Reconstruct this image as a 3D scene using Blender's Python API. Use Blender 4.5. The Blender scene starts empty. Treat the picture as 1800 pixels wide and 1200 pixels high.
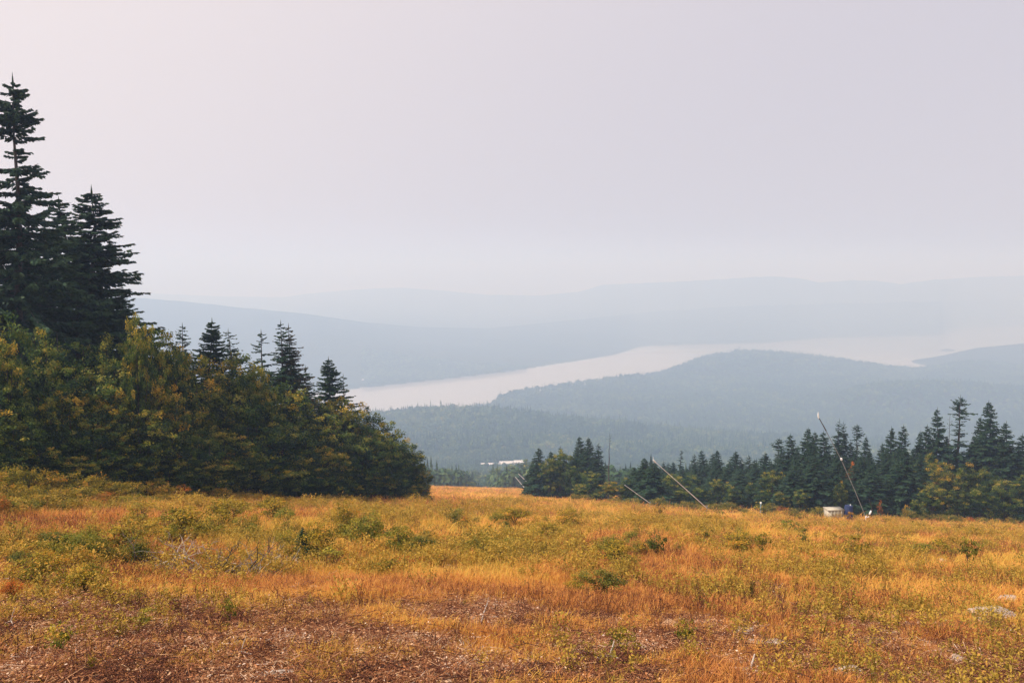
import bpy, math, random
import numpy as np
from mathutils import Vector, Matrix

S = bpy.context.scene
COL = S.collection
rad = math.radians
rng = np.random.default_rng(7)
random.seed(7)

# ------------------------------------------------------------------ camera
F = 1400.0                       # focal length in photo pixels (1800 wide)
HOR = 480.0
PITCH = math.atan((600 - HOR) / F)
SP, CP = math.sin(PITCH), math.cos(PITCH)
cam_d = bpy.data.cameras.new('camera'); cam = bpy.data.objects.new('camera', cam_d); COL.objects.link(cam)
EYE = 1.7
cam.location = (0, 0, EYE)
cam.rotation_euler = (rad(90) - PITCH, 0, 0)
cam_d.sensor_width = 36; cam_d.lens = 28; cam_d.clip_start = 0.1; cam_d.clip_end = 120000
S.camera = cam

# ------------------------------------------------------------------ light
SUN_EL, SUN_AZ = rad(50), rad(-108)          # azimuth from +Y towards +X: from the left
sdir = Vector((math.sin(SUN_AZ) * math.cos(SUN_EL), math.cos(SUN_AZ) * math.cos(SUN_EL), math.sin(SUN_EL)))
W = bpy.data.worlds.new('World'); S.world = W; W.use_nodes = True
nt = W.node_tree; nt.nodes.clear()
N = nt.nodes.new; Lk = nt.links.new
wo = N('ShaderNodeOutputWorld'); bg = N('ShaderNodeBackground'); bg.inputs['Strength'].default_value = 0.1
sky = N('ShaderNodeTexSky'); sky.sky_type = 'NISHITA'; sky.sun_disc = False
sky.sun_elevation = SUN_EL; sky.sun_rotation = SUN_AZ
sky.air_density = 1.6; sky.dust_density = 6.0; sky.ozone_density = 1.5; sky.altitude = 700
tc = N('ShaderNodeTexCoord')
dot = N('ShaderNodeVectorMath'); dot.operation = 'DOT_PRODUCT'; dot.inputs[1].default_value = sdir
Lk(tc.outputs['Generated'], dot.inputs[0])
mr = N('ShaderNodeMapRange'); mr.inputs['From Min'].default_value = -0.35; mr.inputs['From Max'].default_value = 0.7
mr.interpolation_type = 'SMOOTHSTEP'
Lk(dot.outputs['Value'], mr.inputs['Value'])
veil = N('ShaderNodeMix'); veil.data_type = 'RGBA'
veil.inputs['A'].default_value = (6.85, 6.4, 7.1, 1)      # smoky lavender away from the sun
veil.inputs['B'].default_value = (10.2, 8.9, 8.6, 1)      # pink-white towards the sun
Lk(mr.outputs['Result'], veil.inputs['Factor'])
mx = N('ShaderNodeMix'); mx.data_type = 'RGBA'; mx.inputs['Factor'].default_value = 0.9
Lk(sky.outputs['Color'], mx.inputs['A']); Lk(veil.outputs['Result'], mx.inputs['B'])
Lk(mx.outputs['Result'], bg.inputs['Color']); Lk(bg.outputs[0], wo.inputs['Surface'])

sun_d = bpy.data.lights.new('sun', 'SUN'); sun = bpy.data.objects.new('sun', sun_d); COL.objects.link(sun)
sun_d.energy = 5.0; sun_d.angle = rad(3); sun_d.color = (1.0, 0.935, 0.90)
sun.rotation_euler = (-sdir).to_track_quat('-Z', 'Y').to_euler()

vs = S.view_settings
S.display_settings.display_device = 'sRGB'
vs.view_transform = 'Standard'; vs.look = 'None'; vs.gamma = 1; vs.use_curve_mapping = False
vs.exposure = 0.0
S.cycles.volume_bounces = 1
S.cycles.max_bounces = 5; S.cycles.diffuse_bounces = 2; S.cycles.glossy_bounces = 2
S.cycles.transmission_bounces = 2; S.cycles.transparent_max_bounces = 4
S.cycles.use_denoising = True
S.cycles.caustics_reflective = False; S.cycles.caustics_refractive = False

# ------------------------------------------------------------------ projection helpers
def t_of(py):
    s = (600 - np.asarray(py, float)) / F
    return (SP - s * CP) / (CP + s * SP)
def x_of(px, y, z):                          # world x for photo column px at depth y, height z above the eye
    return (px - 900) / F * (y * CP - z * SP)

# ------------------------------------------------------------------ noise
def vnoise(x, y, seed=0):
    x = np.asarray(x, float) + seed * 17.13; y = np.asarray(y, float) - seed * 9.71
    xi = np.floor(x).astype(np.int64); yi = np.floor(y).astype(np.int64)
    fx = x - xi; fy = y - yi
    fx = fx * fx * (3 - 2 * fx); fy = fy * fy * (3 - 2 * fy)
    def h(a, b):
        n = (a * 374761393 + b * 668265263 + seed * 1442695041) & 0xffffffff
        n = ((n ^ (n >> 13)) * 1274126177) & 0xffffffff
        return ((n ^ (n >> 16)) & 0xffff) / 65535.0
    a = h(xi, yi); b = h(xi + 1, yi); c = h(xi, yi + 1); d = h(xi + 1, yi + 1)
    return (a * (1 - fx) + b * fx) * (1 - fy) + (c * (1 - fx) + d * fx) * fy
def fbm(x, y, seed=0, octs=4):
    v = 0; a = .5
    for i in range(octs):
        v = v + a * vnoise(x * 2 ** i, y * 2 ** i, seed + i); a *= .5
    return v / (1 - .5 ** octs)

# ------------------------------------------------------------------ terrain (heights relative to the eye)
H_LAKE = 300.0      # in the scale of far_z0; the real drop is H_LAKE * FS
T = lambda a, b: (np.array(a, float), np.array(b, float))
C1 = T([0, 500, 620, 680, 760, 840, 900, 950, 1050, 1150, 1300, 1400, 1600, 1800, 2400], [740, 740, 738, 736, 730, 727, 730, 736, 745, 754, 768, 774, 784, 792, 800])
C2B = T([1300, 1440, 1480, 1520, 1560, 1640, 1700, 1800, 2000, 2400], [765, 716, 703, 689, 680, 675, 677, 688, 700, 710])
C2 = T([0, 600, 700, 760, 830, 900, 960, 1040, 1130, 1180, 1240, 1300, 1350, 1420, 1500, 1560, 1620, 1700, 1760, 1800, 2000, 2400],
       [742, 742, 738, 732, 720, 708, 696, 682, 669, 652, 629, 620, 621, 626, 637, 647, 652, 638, 641, 645, 655, 660])
C3 = T([1450, 1560, 1650, 1720, 1800, 2000, 2400], [660, 643, 628, 612, 604, 596, 590])
SH = T([0, 560, 640, 700, 800, 900, 1000, 1080, 1125, 1135, 1350, 1450, 1560, 1655, 1664, 1800, 2400],
       [700, 690, 682, 676, 665, 653, 637, 624, 610, 608, 603, 594, 592, 590, 577, 574, 572])
F1 = T([-600, 0, 230, 330, 430, 520, 640, 740, 860, 950, 1050, 1150, 1300, 1500, 1800, 2400],
       [512, 516, 522, 530, 541, 549, 566, 575, 577, 568, 558, 547, 537, 532, 525, 520])
F2 = T([-600, 0, 230, 400, 500, 540, 620, 700, 760, 860, 950, 1020, 1060, 1200, 1300, 1350, 1400, 1440, 1500, 1540, 1580, 1640, 1720, 1800, 2400],
       [510, 508, 514, 521, 522, 516, 509, 505, 509, 518, 519, 512, 500, 494, 488, 485, 488, 496, 492, 493, 499, 491, 486, 484, 484])

def near_z(x, y):
    r = np.hypot(x, y)
    c = 1.7 + 1.8 * (1 - np.exp(-np.abs(y) / 45))
    z = -(0.2655 * y + c) - 0.045 * np.clip(x, -140, 260)
    z = z + (fbm(x / 17, y / 17, 3, 3) - .5) * 0.9 * np.clip(r / 25, 0, 1) * np.clip(1.6 - r / 160, .35, 1)
    z = z + (fbm(x / 3.1, y / 3.1, 5, 3) - .5) * 0.34 * np.clip(r / 6, 0, 1)
    # gentle shoulder left of the trail
    z = z + 1.0 * np.exp(-((x + 38) / 16) ** 2) * np.exp(-((y - 62) / 30) ** 2)
    zb = -1.7 + 6 * (1 - np.exp(np.minimum(y, 0) / 40.0))      # nearly level summit behind the camera
    zb = zb - 0.045 * np.clip(x, -140, 260)
    w = np.clip((y + 6) / 6, 0, 1)
    return z * w + zb * (1 - w)

FS = 1.4
def far_z(x, y): return FS * far_z0(x / FS, y / FS)
def far_z0(x, y):
    phi = np.clip(np.arctan2(x, y), rad(-52), rad(52))
    r = np.hypot(x, y)
    d = r * np.cos(phi)
    px = 900 + F * np.tan(phi)
    ip = lambda tab: np.interp(px, *tab)
    c1 = ip(C1); c2 = ip(C2); sh = ip(SH); dr = np.interp(px, [800, 1250], [1740, 2350]); q_ = lambda v_: 1200 + (v_ - 1200) * (dr - 1200) / 1150
    c2b = np.where(px > 1300, ip(C2B), c1 + 6)
    ds = H_LAKE / t_of(sh)
    k = [(400, 860 + 0 * px), (600, 849 + 0 * px), (780, 819 + 0 * px), (980, (819 + c1) / 2 + 4), (1200, c1),
         (q_(1420), np.maximum(c1, c2b) + 10), (q_(1720), np.where(px > 1420, c2b, c1 + (c2 - c1) * .15 + 4)),
         (q_(1980), np.where(px > 1420, c2b + 9, c1 + (c2 - c1) * .5 + 3)), (dr, c2)]
    ld = np.log(np.maximum(d, 1))
    t = t_of(k[0][1]) + 0 * d
    for (da, pa), (db, pb) in zip(k[:-1], k[1:]):
        w = np.clip((ld - np.log(da)) / (np.log(db) - np.log(da)), 0, 1)
        ws = w * w * (3 - 2 * w) * .6 + w * .4
        t = np.where(d > da, t_of(pa) * (1 - ws) + t_of(pb) * ws, t)
    z = -t * d
    # natural unevenness of the wooded hills
    z = z + (fbm(x / 260, y / 260, 11, 4) - .5) * 26 * np.clip((d - 550) / 600, 0, 1) * np.clip((dr - d) / 600, .25, 1)
    lowland = -H_LAKE + 9 + 14 * fbm(x / 150, y / 150, 15, 3) - 60 * np.clip((880 - px) / 60, 0, 1)
    z = np.where((d > 1150) & (d <= dr), np.maximum(z, lowland), z)
    # behind the lake ridge the ground falls to the lake bed
    w = np.clip((d - dr) / 260, 0, 1)
    z = np.where(d > dr, -t_of(c2) * dr * (1 - w) + (-H_LAKE - 25) * w, z)
    # right-hand headland
    h3 = -t_of(ip(C3)) * 2700
    b3 = np.clip(1 - np.abs(d - 2700) / 330, 0, 1); b3 = b3 * b3 * (3 - 2 * b3) * np.clip((px - 1470) / 60, 0, 1)
    z = np.where(d > 2500, z * (1 - b3) + np.maximum(h3, z) * b3, z)
    # small island
    ix, iy = x_of(1664, 3090, -H_LAKE), 3090
    z = np.where(d > 2950, np.maximum(z, -H_LAKE - 25 + 34 * np.exp(-((x - ix) / 62) ** 2 - ((y - iy) / 40) ** 2)), z)
    # far shore
    f1 = ip(F1); f2 = ip(F2)
    d1 = ds * np.interp(px, [900, 1400, 1700], [1.5, 1.2, 1.08]); d2 = np.interp(px, [0, 900, 1300, 1800], [6400, 6000, 5000, 5000]); d2 = np.maximum(d2, d1 * 1.08)
    nz = (fbm(x / 900, y / 900, 21, 5) - .5)
    w = np.clip((d - ds) / (d1 - ds), 0, 1)
    zs = -H_LAKE * (1 - w ** 1.0) + (-t_of(f1) * d1) * w ** 1.0
    zs = zs + nz * 90 * np.sin(np.clip(w, 0, 1) * math.pi)
    z = np.where(d > ds, zs, z)
    w = np.clip((d - d1) / (d2 - d1), 0, 1)
    zz = (-t_of(f1) * d1) * (1 - w) + (-t_of(f2) * d2) * w - 90 * np.sin(w * math.pi) * (1 - 0.3 * w)
    z = np.where(d > d1, zz + nz * 60 * np.sin(w * math.pi), z)
    w = np.clip((d - d2) / 4000, 0, 1)
    z = np.where(d > d2, (-t_of(f2) * d2) * (1 - w) + (-380) * w, z)
    # outside the field of view towards the back the hill stays a broad wooded ridge
    a = np.abs(np.arctan2(x, y)); wb = np.clip((a - rad(60)) / rad(40), 0, 1)
    zback = -np.minimum(r * 0.06, 370.0) - 10
    return z * (1 - wb) + zback * wb

def terr(x, y):
    x = np.asarray(x, float); y = np.asarray(y, float)
    r = np.hypot(x, y)
    w = np.clip((r - 230) / 170, 0, 1); w = w * w * (3 - 2 * w)
    return near_z(x, y) * (1 - w) + far_z(x, y) * w
def gz(x, y): return float(terr(np.array([x]), np.array([y]))[0]) + EYE

# ------------------------------------------------------------------ mesh helpers
def mk_mesh(name, v, f, mat=None, tint=None, smooth=False):
    """v (n,3); f (m,k) int array, or a list of such arrays"""
    me = bpy.data.meshes.new(name)
    v = np.asarray(v, np.float32)
    fl = f if isinstance(f, list) else [f]
    fl = [np.asarray(a, np.int32) for a in fl if len(a)]
    me.vertices.add(len(v)); me.vertices.foreach_set('co', v.ravel())
    li = np.concatenate([a.ravel() for a in fl]); tot = np.concatenate([np.full(len(a), a.shape[1], np.int32) for a in fl])
    me.loops.add(len(li)); me.loops.foreach_set('vertex_index', li)
    me.polygons.add(len(tot)); st = np.concatenate([[0], np.cumsum(tot)[:-1]]).astype(np.int32)
    me.polygons.foreach_set('loop_start', st)
    me.polygons.foreach_set('loop_total', tot)
    if smooth: me.polygons.foreach_set('use_smooth', np.ones(len(tot), bool))
    me.update(calc_edges=True)
    if tint is not None:
        a = me.attributes.new('tint', 'FLOAT', 'FACE'); a.data.foreach_set('value', np.asarray(tint, np.float32))
    if mat: me.materials.append(mat)
    return me
def obj(name, me, parent=None, loc=None):
    o = bpy.data.objects.new(name, me); COL.objects.link(o)
    if parent: o.parent = parent
    if loc is not None: o.location = loc
    return o
def tag(o, label=None, cat=None, group=None, kind=None):
    if label: o['label'] = label
    if cat: o['category'] = cat
    if group: o['group'] = group
    if kind: o['kind'] = kind
    return o
def empty(name, loc=(0, 0, 0), rz=0):
    o = bpy.data.objects.new(name, None); COL.objects.link(o); o.location = loc; o.rotation_euler = (0, 0, rz); o.empty_display_size = .3
    return o
def copy_tree(o, parent=None):
    c = o.copy(); COL.objects.link(c)
    if parent: c.parent = parent
    for ch in [k for k in KIDS.get(o.name, [])]:
        cc = copy_tree(ch, c); KIDS.setdefault(c.name, []).append(cc)
    return c
KIDS = {}
def child(parent, name, me):
    o = obj(name, me, parent); KIDS.setdefault(parent.name, []).append(o); return o

class Buf:
    def __init__(s): s.v = []; s.f = {3: [], 4: []}; s.t = {3: [], 4: []}; s.n = 0
    def add(s, v, f, tint=0.5):
        v = np.asarray(v, float).reshape(-1, 3); f = np.asarray(f, int)
        s.v.append(v); k = f.shape[1]; s.f[k].append(f + s.n); s.n += len(v)
        s.t[k].append(np.broadcast_to(np.asarray(tint, float), (len(f),)).copy())
    def mesh(s, name, mat, smooth=False):
        fs = []; ts = []
        for k in (3, 4):
            if s.f[k]: fs.append(np.concatenate(s.f[k])); ts.append(np.concatenate(s.t[k]))
        return mk_mesh(name, np.concatenate(s.v), fs, mat, np.concatenate(ts), smooth)
    def arrays(s):
        return np.concatenate(s.v), {k: (np.concatenate(s.f[k]), np.concatenate(s.t[k])) for k in (3, 4) if s.f[k]}
    def tube(s, pts, rads, n=6, tint=.5, cap=True):
        pts = np.asarray(pts, float); m = len(pts); rads = np.broadcast_to(rads, (m,))
        d = np.gradient(pts, axis=0); d /= np.linalg.norm(d, axis=1)[:, None] + 1e-9
        ref = np.array([0, 0, 1.0]) if abs(d[0][2]) < .9 else np.array([1.0, 0, 0])
        a = np.cross(d, ref); a /= np.linalg.norm(a, axis=1)[:, None] + 1e-9; b = np.cross(d, a)
        th = np.arange(n) * 2 * math.pi / n
        ring = pts[:, None, :] + rads[:, None, None] * (np.cos(th)[None, :, None] * a[:, None, :] + np.sin(th)[None, :, None] * b[:, None, :])
        v = ring.reshape(-1, 3); i = np.arange(m - 1)[:, None] * n; j = np.arange(n)[None, :]; j2 = (j + 1) % n
        f = np.stack([i + j, i + j2, i + n + j2, i + n + j], -1).reshape(-1, 4)
        s.add(v, f, tint)
        if cap:
            for e, o in ((0, 1), (m - 1, -1)):
                vv = np.vstack([ring[e], pts[e]]); q = np.arange(n)
                s.add(vv, np.stack([q, (q + 1) % n, np.full(n, n)], -1)[:, ::o], tint)
    def quads(s, c, ax, ay, tint, bend=0.0):
        """diamond/leaf quads: centre c, half axes ax, ay (n,3)"""
        n = len(c)
        v = np.stack([c - ax, c - ay * .9 + ax * .05, c + ax, c + ay * .9 + ax * .05], 1)
        s.add(v.reshape(-1, 3), np.arange(4 * n).reshape(n, 4), tint)
    def box(s, x0, x1, y0, y1, z0, z1, tint=.5):
        v = [(x, y, z) for z in (z0, z1) for y in (y0, y1) for x in (x0, x1)]
        s.add(v, [(0, 2, 3, 1), (4, 5, 7, 6), (0, 1, 5, 4), (2, 6, 7, 3), (0, 4, 6, 2), (1, 3, 7, 5)], tint)

def unit(v): return v / (np.linalg.norm(v, axis=-1, keepdims=True) + 1e-9)
def rnd_unit(r, n): return unit(r.normal(size=(n, 3)))

# ------------------------------------------------------------------ materials
def mat(name):
    m = bpy.data.materials.new(name); m.use_nodes = True; m.node_tree.nodes.clear()
    return m, m.node_tree.nodes.new, m.node_tree.links.new
def ramp(n, l, src, stops):
    r = n('ShaderNodeValToRGB'); e = r.color_ramp.elements
    while len(e) < len(stops): e.new(.5)
    for i, (p, c) in enumerate(stops): e[i].position = p; e[i].color = (*c, 1)
    l(src, r.inputs[0]); return r.outputs[0]
def plain(name, col, rough=.8, var=.25, scale=6.0, metal=0.0):
    m, n, l = mat(name); o = n('ShaderNodeOutputMaterial'); p = n('ShaderNodeBsdfPrincipled'); l(p.outputs[0], o.inputs[0])
    tx = n('ShaderNodeTexNoise'); tx.inputs['Scale'].default_value = scale; tx.inputs['Detail'].default_value = 6
    c = n('ShaderNodeTexCoord'); l(c.outputs['Object'], tx.inputs['Vector'])
    a = tuple(max(0, x * (1 - var)) for x in col); b = tuple(min(1, x * (1 + var)) for x in col)
    l(ramp(n, l, tx.outputs['Fac'], [(.3, a), (.7, b)]), p.inputs['Base Color'])
    p.inputs['Roughness'].default_value = rough; p.inputs['Metallic'].default_value = metal
    bm = n('ShaderNodeBump'); bm.inputs['Strength'].default_value = .25; bm.inputs['Distance'].default_value = .02
    l(tx.outputs['Fac'], bm.inputs['Height']); l(bm.outputs[0], p.inputs['Normal'])
    return m
def foliage(name, stops, transl=.3, use_objcol=True, inst=False, world_patch=None, rough=.6):
    """leaf colour from the per-leaf tint, tinted by the object's own colour; world_patch adds broad colour patches of the plants"""
    m, n, l = mat(name); o = n('ShaderNodeOutputMaterial')
    at = n('ShaderNodeAttribute'); at.attribute_name = 'tint'
    src = at.outputs['Fac']
    if inst:
        ai = n('ShaderNodeAttribute'); ai.attribute_type = 'INSTANCER'; ai.attribute_name = 'itint'
        mm = n('ShaderNodeMath'); mm.operation = 'MULTIPLY_ADD'; mm.inputs[1].default_value = .5; l(src, mm.inputs[0])
        m2 = n('ShaderNodeMath'); m2.operation = 'MULTIPLY'; m2.inputs[1].default_value = .5; l(ai.outputs['Fac'], m2.inputs[0])
        l(m2.outputs[0], mm.inputs[2]); src = mm.outputs[0]
    col = ramp(n, l, src, stops)
    if use_objcol:
        oi = n('ShaderNodeObjectInfo'); mu = n('ShaderNodeMix'); mu.data_type = 'RGBA'; mu.blend_type = 'MULTIPLY'; mu.inputs['Factor'].default_value = 1
        l(col, mu.inputs['A']); l(oi.outputs['Color'], mu.inputs['B']); col = mu.outputs['Result']
    d = n('ShaderNodeBsdfPrincipled'); d.inputs['Roughness'].default_value = rough; d.inputs['Specular IOR Level'].default_value = .1
    l(col, d.inputs['Base Color'])
    if transl:
        tr = n('ShaderNodeBsdfTranslucent'); l(col, tr.inputs['Color']); ms = n('ShaderNodeMixShader'); ms.inputs[0].default_value = transl
        l(d.outputs[0], ms.inputs[1]); l(tr.outputs[0], ms.inputs[2]); l(ms.outputs[0], o.inputs[0])
    else: l(d.outputs[0], o.inputs[0])
    return m

M = {}
M['bark'] = plain('bark', (.055, .042, .036), .9, .4, 9)
M['birch'] = plain('pale_bark', (.33, .31, .28), .8, .35, 8)
M['dead'] = plain('dead_wood', (.20, .16, .13), .9, .4, 14)
M['deadpale'] = plain('bleached_wood', (.50, .42, .34), .85, .25, 14)
M['deaddark'] = plain('dark_dead_wood', (.05, .038, .032), .9, .4, 14)
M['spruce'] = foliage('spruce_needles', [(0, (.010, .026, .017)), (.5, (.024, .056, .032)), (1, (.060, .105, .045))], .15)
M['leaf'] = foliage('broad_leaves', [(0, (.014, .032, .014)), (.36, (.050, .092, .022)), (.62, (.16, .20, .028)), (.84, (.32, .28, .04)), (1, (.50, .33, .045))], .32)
M['shrubleaf'] = foliage('shrub_leaves', [(0, (.08, .085, .014)), (.4, (.24, .20, .03)), (.8, (.44, .30, .04)), (1, (.55, .26, .055))], .35)
M['grass'] = foliage('dry_grass', [(0, (.07, .03, .018)), (.12, (.20, .07, .03)), (.24, (.60, .22, .065)), (.5, (.76, .37, .085)), (.75, (.80, .49, .09)), (1, (.60, .46, .08))], .35, False, True)
M['cover'] = foliage('herb_leaves', [(0, (.10, .095, .018)), (.35, (.34, .24, .035)), (.75, (.62, .38, .06)), (1, (.45, .15, .04))], .35, False, True)
M['litter'] = foliage('dead_leaves_and_chips', [(0, (.030, .014, .011)), (.28, (.13, .044, .024)), (.55, (.40, .165, .065)), (.78, (.60, .36, .19)), (1, (.75, .60, .48))], 0, False, True, rough=.8)
BY = 1120.0
M['farforest'] = foliage('distant_canopy', [(0, (.018, .040, .024)), (.3, (.045, .090, .036)), (.6, (.12, .18, .055)), (.85, (.22, .24, .065)), (1, (.24, .17, .05))], .2, False, True)
M['stone'] = plain('pale_granite', (.40, .30, .22), .9, .5, 4)

def ground_mat():
    m, n, l = mat('meadow_soil'); o = n('ShaderNodeOutputMaterial'); p = n('ShaderNodeBsdfPrincipled'); l(p.outputs[0], o.inputs[0])
    g = n('ShaderNodeNewGeometry')
    def nz(sc, det, rough=.6):
        t = n('ShaderNodeTexNoise'); t.inputs['Scale'].default_value = sc; t.inputs['Detail'].default_value = det; t.inputs['Roughness'].default_value = rough
        l(g.outputs['Position'], t.inputs['Vector']); return t.outputs['Fac']
    fine = ramp(n, l, nz(9, 8, .75), [(.32, (.025, .012, .009)), (.45, (.10, .042, .024)), (.57, (.30, .14, .07)), (.72, (.52, .33, .20))])
    gold = ramp(n, l, nz(3.5, 8, .7), [(.3, (.16, .07, .025)), (.5, (.34, .17, .045)), (.7, (.44, .27, .06))])
    mk = ramp(n, l, nz(.22, 4), [(.42, (0, 0, 0)), (.58, (1, 1, 1))])
    # the grass sward closes with distance from the trampled ground at the top of the slope
    sx = n('ShaderNodeSeparateXYZ'); l(g.outputs['Position'], sx.inputs[0])
    d = n('ShaderNodeMapRange'); d.inputs['From Min'].default_value = 13; d.inputs['From Max'].default_value = 32; l(sx.outputs['Y'], d.inputs['Value'])
    mm = n('ShaderNodeMath'); mm.operation = 'MAXIMUM'; l(mk, mm.inputs[0]); l(d.outputs[0], mm.inputs[1])
    mixc = n('ShaderNodeMix'); mixc.data_type = 'RGBA'; l(mm.outputs[0], mixc.inputs['Factor']); l(fine, mixc.inputs['A']); l(gold, mixc.inputs['B'])
    l(mixc.outputs['Result'], p.inputs['Base Color'])
    p.inputs['Roughness'].default_value = .95; p.inputs['Specular IOR Level'].default_value = .1
    b = n('ShaderNodeBump'); b.inputs['Strength'].default_value = .8; b.inputs['Distance'].default_value = .05
    l(nz(14, 8, .7), b.inputs['Height']); l(b.outputs[0], p.inputs['Normal'])
    return m
def hill_mat(name, sc, stops):
    m, n, l = mat(name); o = n('ShaderNodeOutputMaterial'); p = n('ShaderNodeBsdfPrincipled'); l(p.outputs[0], o.inputs[0])
    g = n('ShaderNodeNewGeometry')
    t = n('ShaderNodeTexNoise'); t.inputs['Scale'].default_value = sc; t.inputs['Detail'].default_value = 8; t.inputs['Roughness'].default_value = .7
    l(g.outputs['Position'], t.inputs['Vector'])
    v = n('ShaderNodeTexVoronoi'); v.inputs['Scale'].default_value = sc * 4; l(g.outputs['Position'], v.inputs['Vector'])
    l(ramp(n, l, t.outputs['Fac'], stops), p.inputs['Base Color'])
    p.inputs['Roughness'].default_value = 1; p.inputs['Specular IOR Level'].default_value = 0
    b = n('ShaderNodeBump'); b.inputs['Strength'].default_value = 1; b.inputs['Distance'].default_value = 3; b.invert = True
    l(v.outputs['Distance'], b.inputs['Height']); l(b.outputs[0], p.inputs['Normal'])
    return m
M['soil'] = ground_mat()
M['hill'] = hill_mat('wooded_slope', .02, [(.35, (.022, .032, .018)), (.55, (.04, .05, .024)), (.7, (.07, .07, .03))])
M['farhill'] = hill_mat('far_wooded_slope', .004, [(.35, (.020, .030, .024)), (.55, (.032, .044, .030)), (.7, (.05, .06, .04))])
m, n, l = mat('lake_water'); o_ = n('ShaderNodeOutputMaterial'); p_ = n('ShaderNodeBsdfPrincipled'); l(p_.outputs[0], o_.inputs[0])
p_.inputs['Base Color'].default_value = (.42, .43, .47, 1); p_.inputs['Roughness'].default_value = .1; p_.inputs['IOR'].default_value = 1.5  # pale base colour paints in sky glare that the reflection alone lacks
g_ = n('ShaderNodeNewGeometry'); t_ = n('ShaderNodeTexNoise'); t_.inputs['Scale'].default_value = .05; t_.inputs['Detail'].default_value = 6
l(g_.outputs['Position'], t_.inputs['Vector']); b_ = n('ShaderNodeBump'); b_.inputs['Strength'].default_value = .02; b_.inputs['Distance'].default_value = 1
l(t_.outputs['Fac'], b_.inputs['Height']); l(b_.outputs[0], p_.inputs['Normal']); M['water'] = m

# ------------------------------------------------------------------ the ground and hills: one sheet, cut into named rings
fa = np.concatenate([np.linspace(rad(-180), rad(-50), 26)[:-1], np.linspace(rad(-50), rad(50), 900)[:-1], np.linspace(rad(50), rad(180), 26)])
rings = [('ground', np.geomspace(0.6, 430, 230), M['soil']),
         ('wooded_hills', np.geomspace(430, 3780, 130), M['hill']),
         ('far_hills', np.concatenate([np.geomspace(3780, 16800, 150), np.geomspace(16800, 26000, 8)[1:]]), M['farhill'])]
for nm, rr, mt in rings:
    A, R = np.meshgrid(fa, rr); X = np.sin(A) * R; Y = np.cos(A) * R
    Z = terr(X, Y) + EYE
    v = np.stack([X, Y, Z], -1).reshape(-1, 3); nc = len(fa)
    i = (np.arange(len(rr) - 1)[:, None] * nc + np.arange(nc - 1)[None, :]).reshape(-1)
    f = np.stack([i, i + 1, i + nc + 1, i + nc], -1)[:, ::-1]
    fl = [f]
    if nm == 'ground':
        v = np.vstack([v, [[0, 0, float(near_z(0.0, 0.0)) + EYE]]]); j = np.arange(nc - 1)
        fl = [np.stack([j, np.full(nc - 1, len(v) - 1), j + 1], -1), f]
    o = obj(nm, mk_mesh(nm, v, fl, mt, None, True)); tag(o, kind='structure')
lab = {'ground': 'golden meadow on the cleared mountain slope falling away to the trees', 'wooded_hills': 'wooded hills fading into haze between meadow and lake',
       'far_hills': 'pale blue hills beyond the lake'}
for k_, v_ in lab.items(): tag(bpy.data.objects[k_], v_)
v = [(-7500, 1900, 0), (12800, 1900, 0), (12800, 8400, 0), (-7500, 8400, 0)]
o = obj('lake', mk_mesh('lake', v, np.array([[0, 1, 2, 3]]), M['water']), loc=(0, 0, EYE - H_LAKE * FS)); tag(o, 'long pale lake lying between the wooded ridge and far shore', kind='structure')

# ------------------------------------------------------------------ haze
hb = Buf(); hb.box(-27500, 27500, -27500, 27500, EYE - 900, EYE + 150)
m, n, l = mat('haze_air'); o_ = n('ShaderNodeOutputMaterial'); pv = n('ShaderNodeVolumePrincipled'); l(pv.outputs[0], o_.inputs['Volume'])
pv.inputs['Color'].default_value = (.48, .68, 1.0, 1); pv.inputs['Density'].default_value = 0.00055
pv.inputs['Absorption Color'].default_value = (.70, .64, .74, 1); pv.inputs['Anisotropy'].default_value = .15
o = obj('haze', hb.mesh('haze', m)); tag(o, 'smoky haze filling the valley', kind='stuff')

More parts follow.
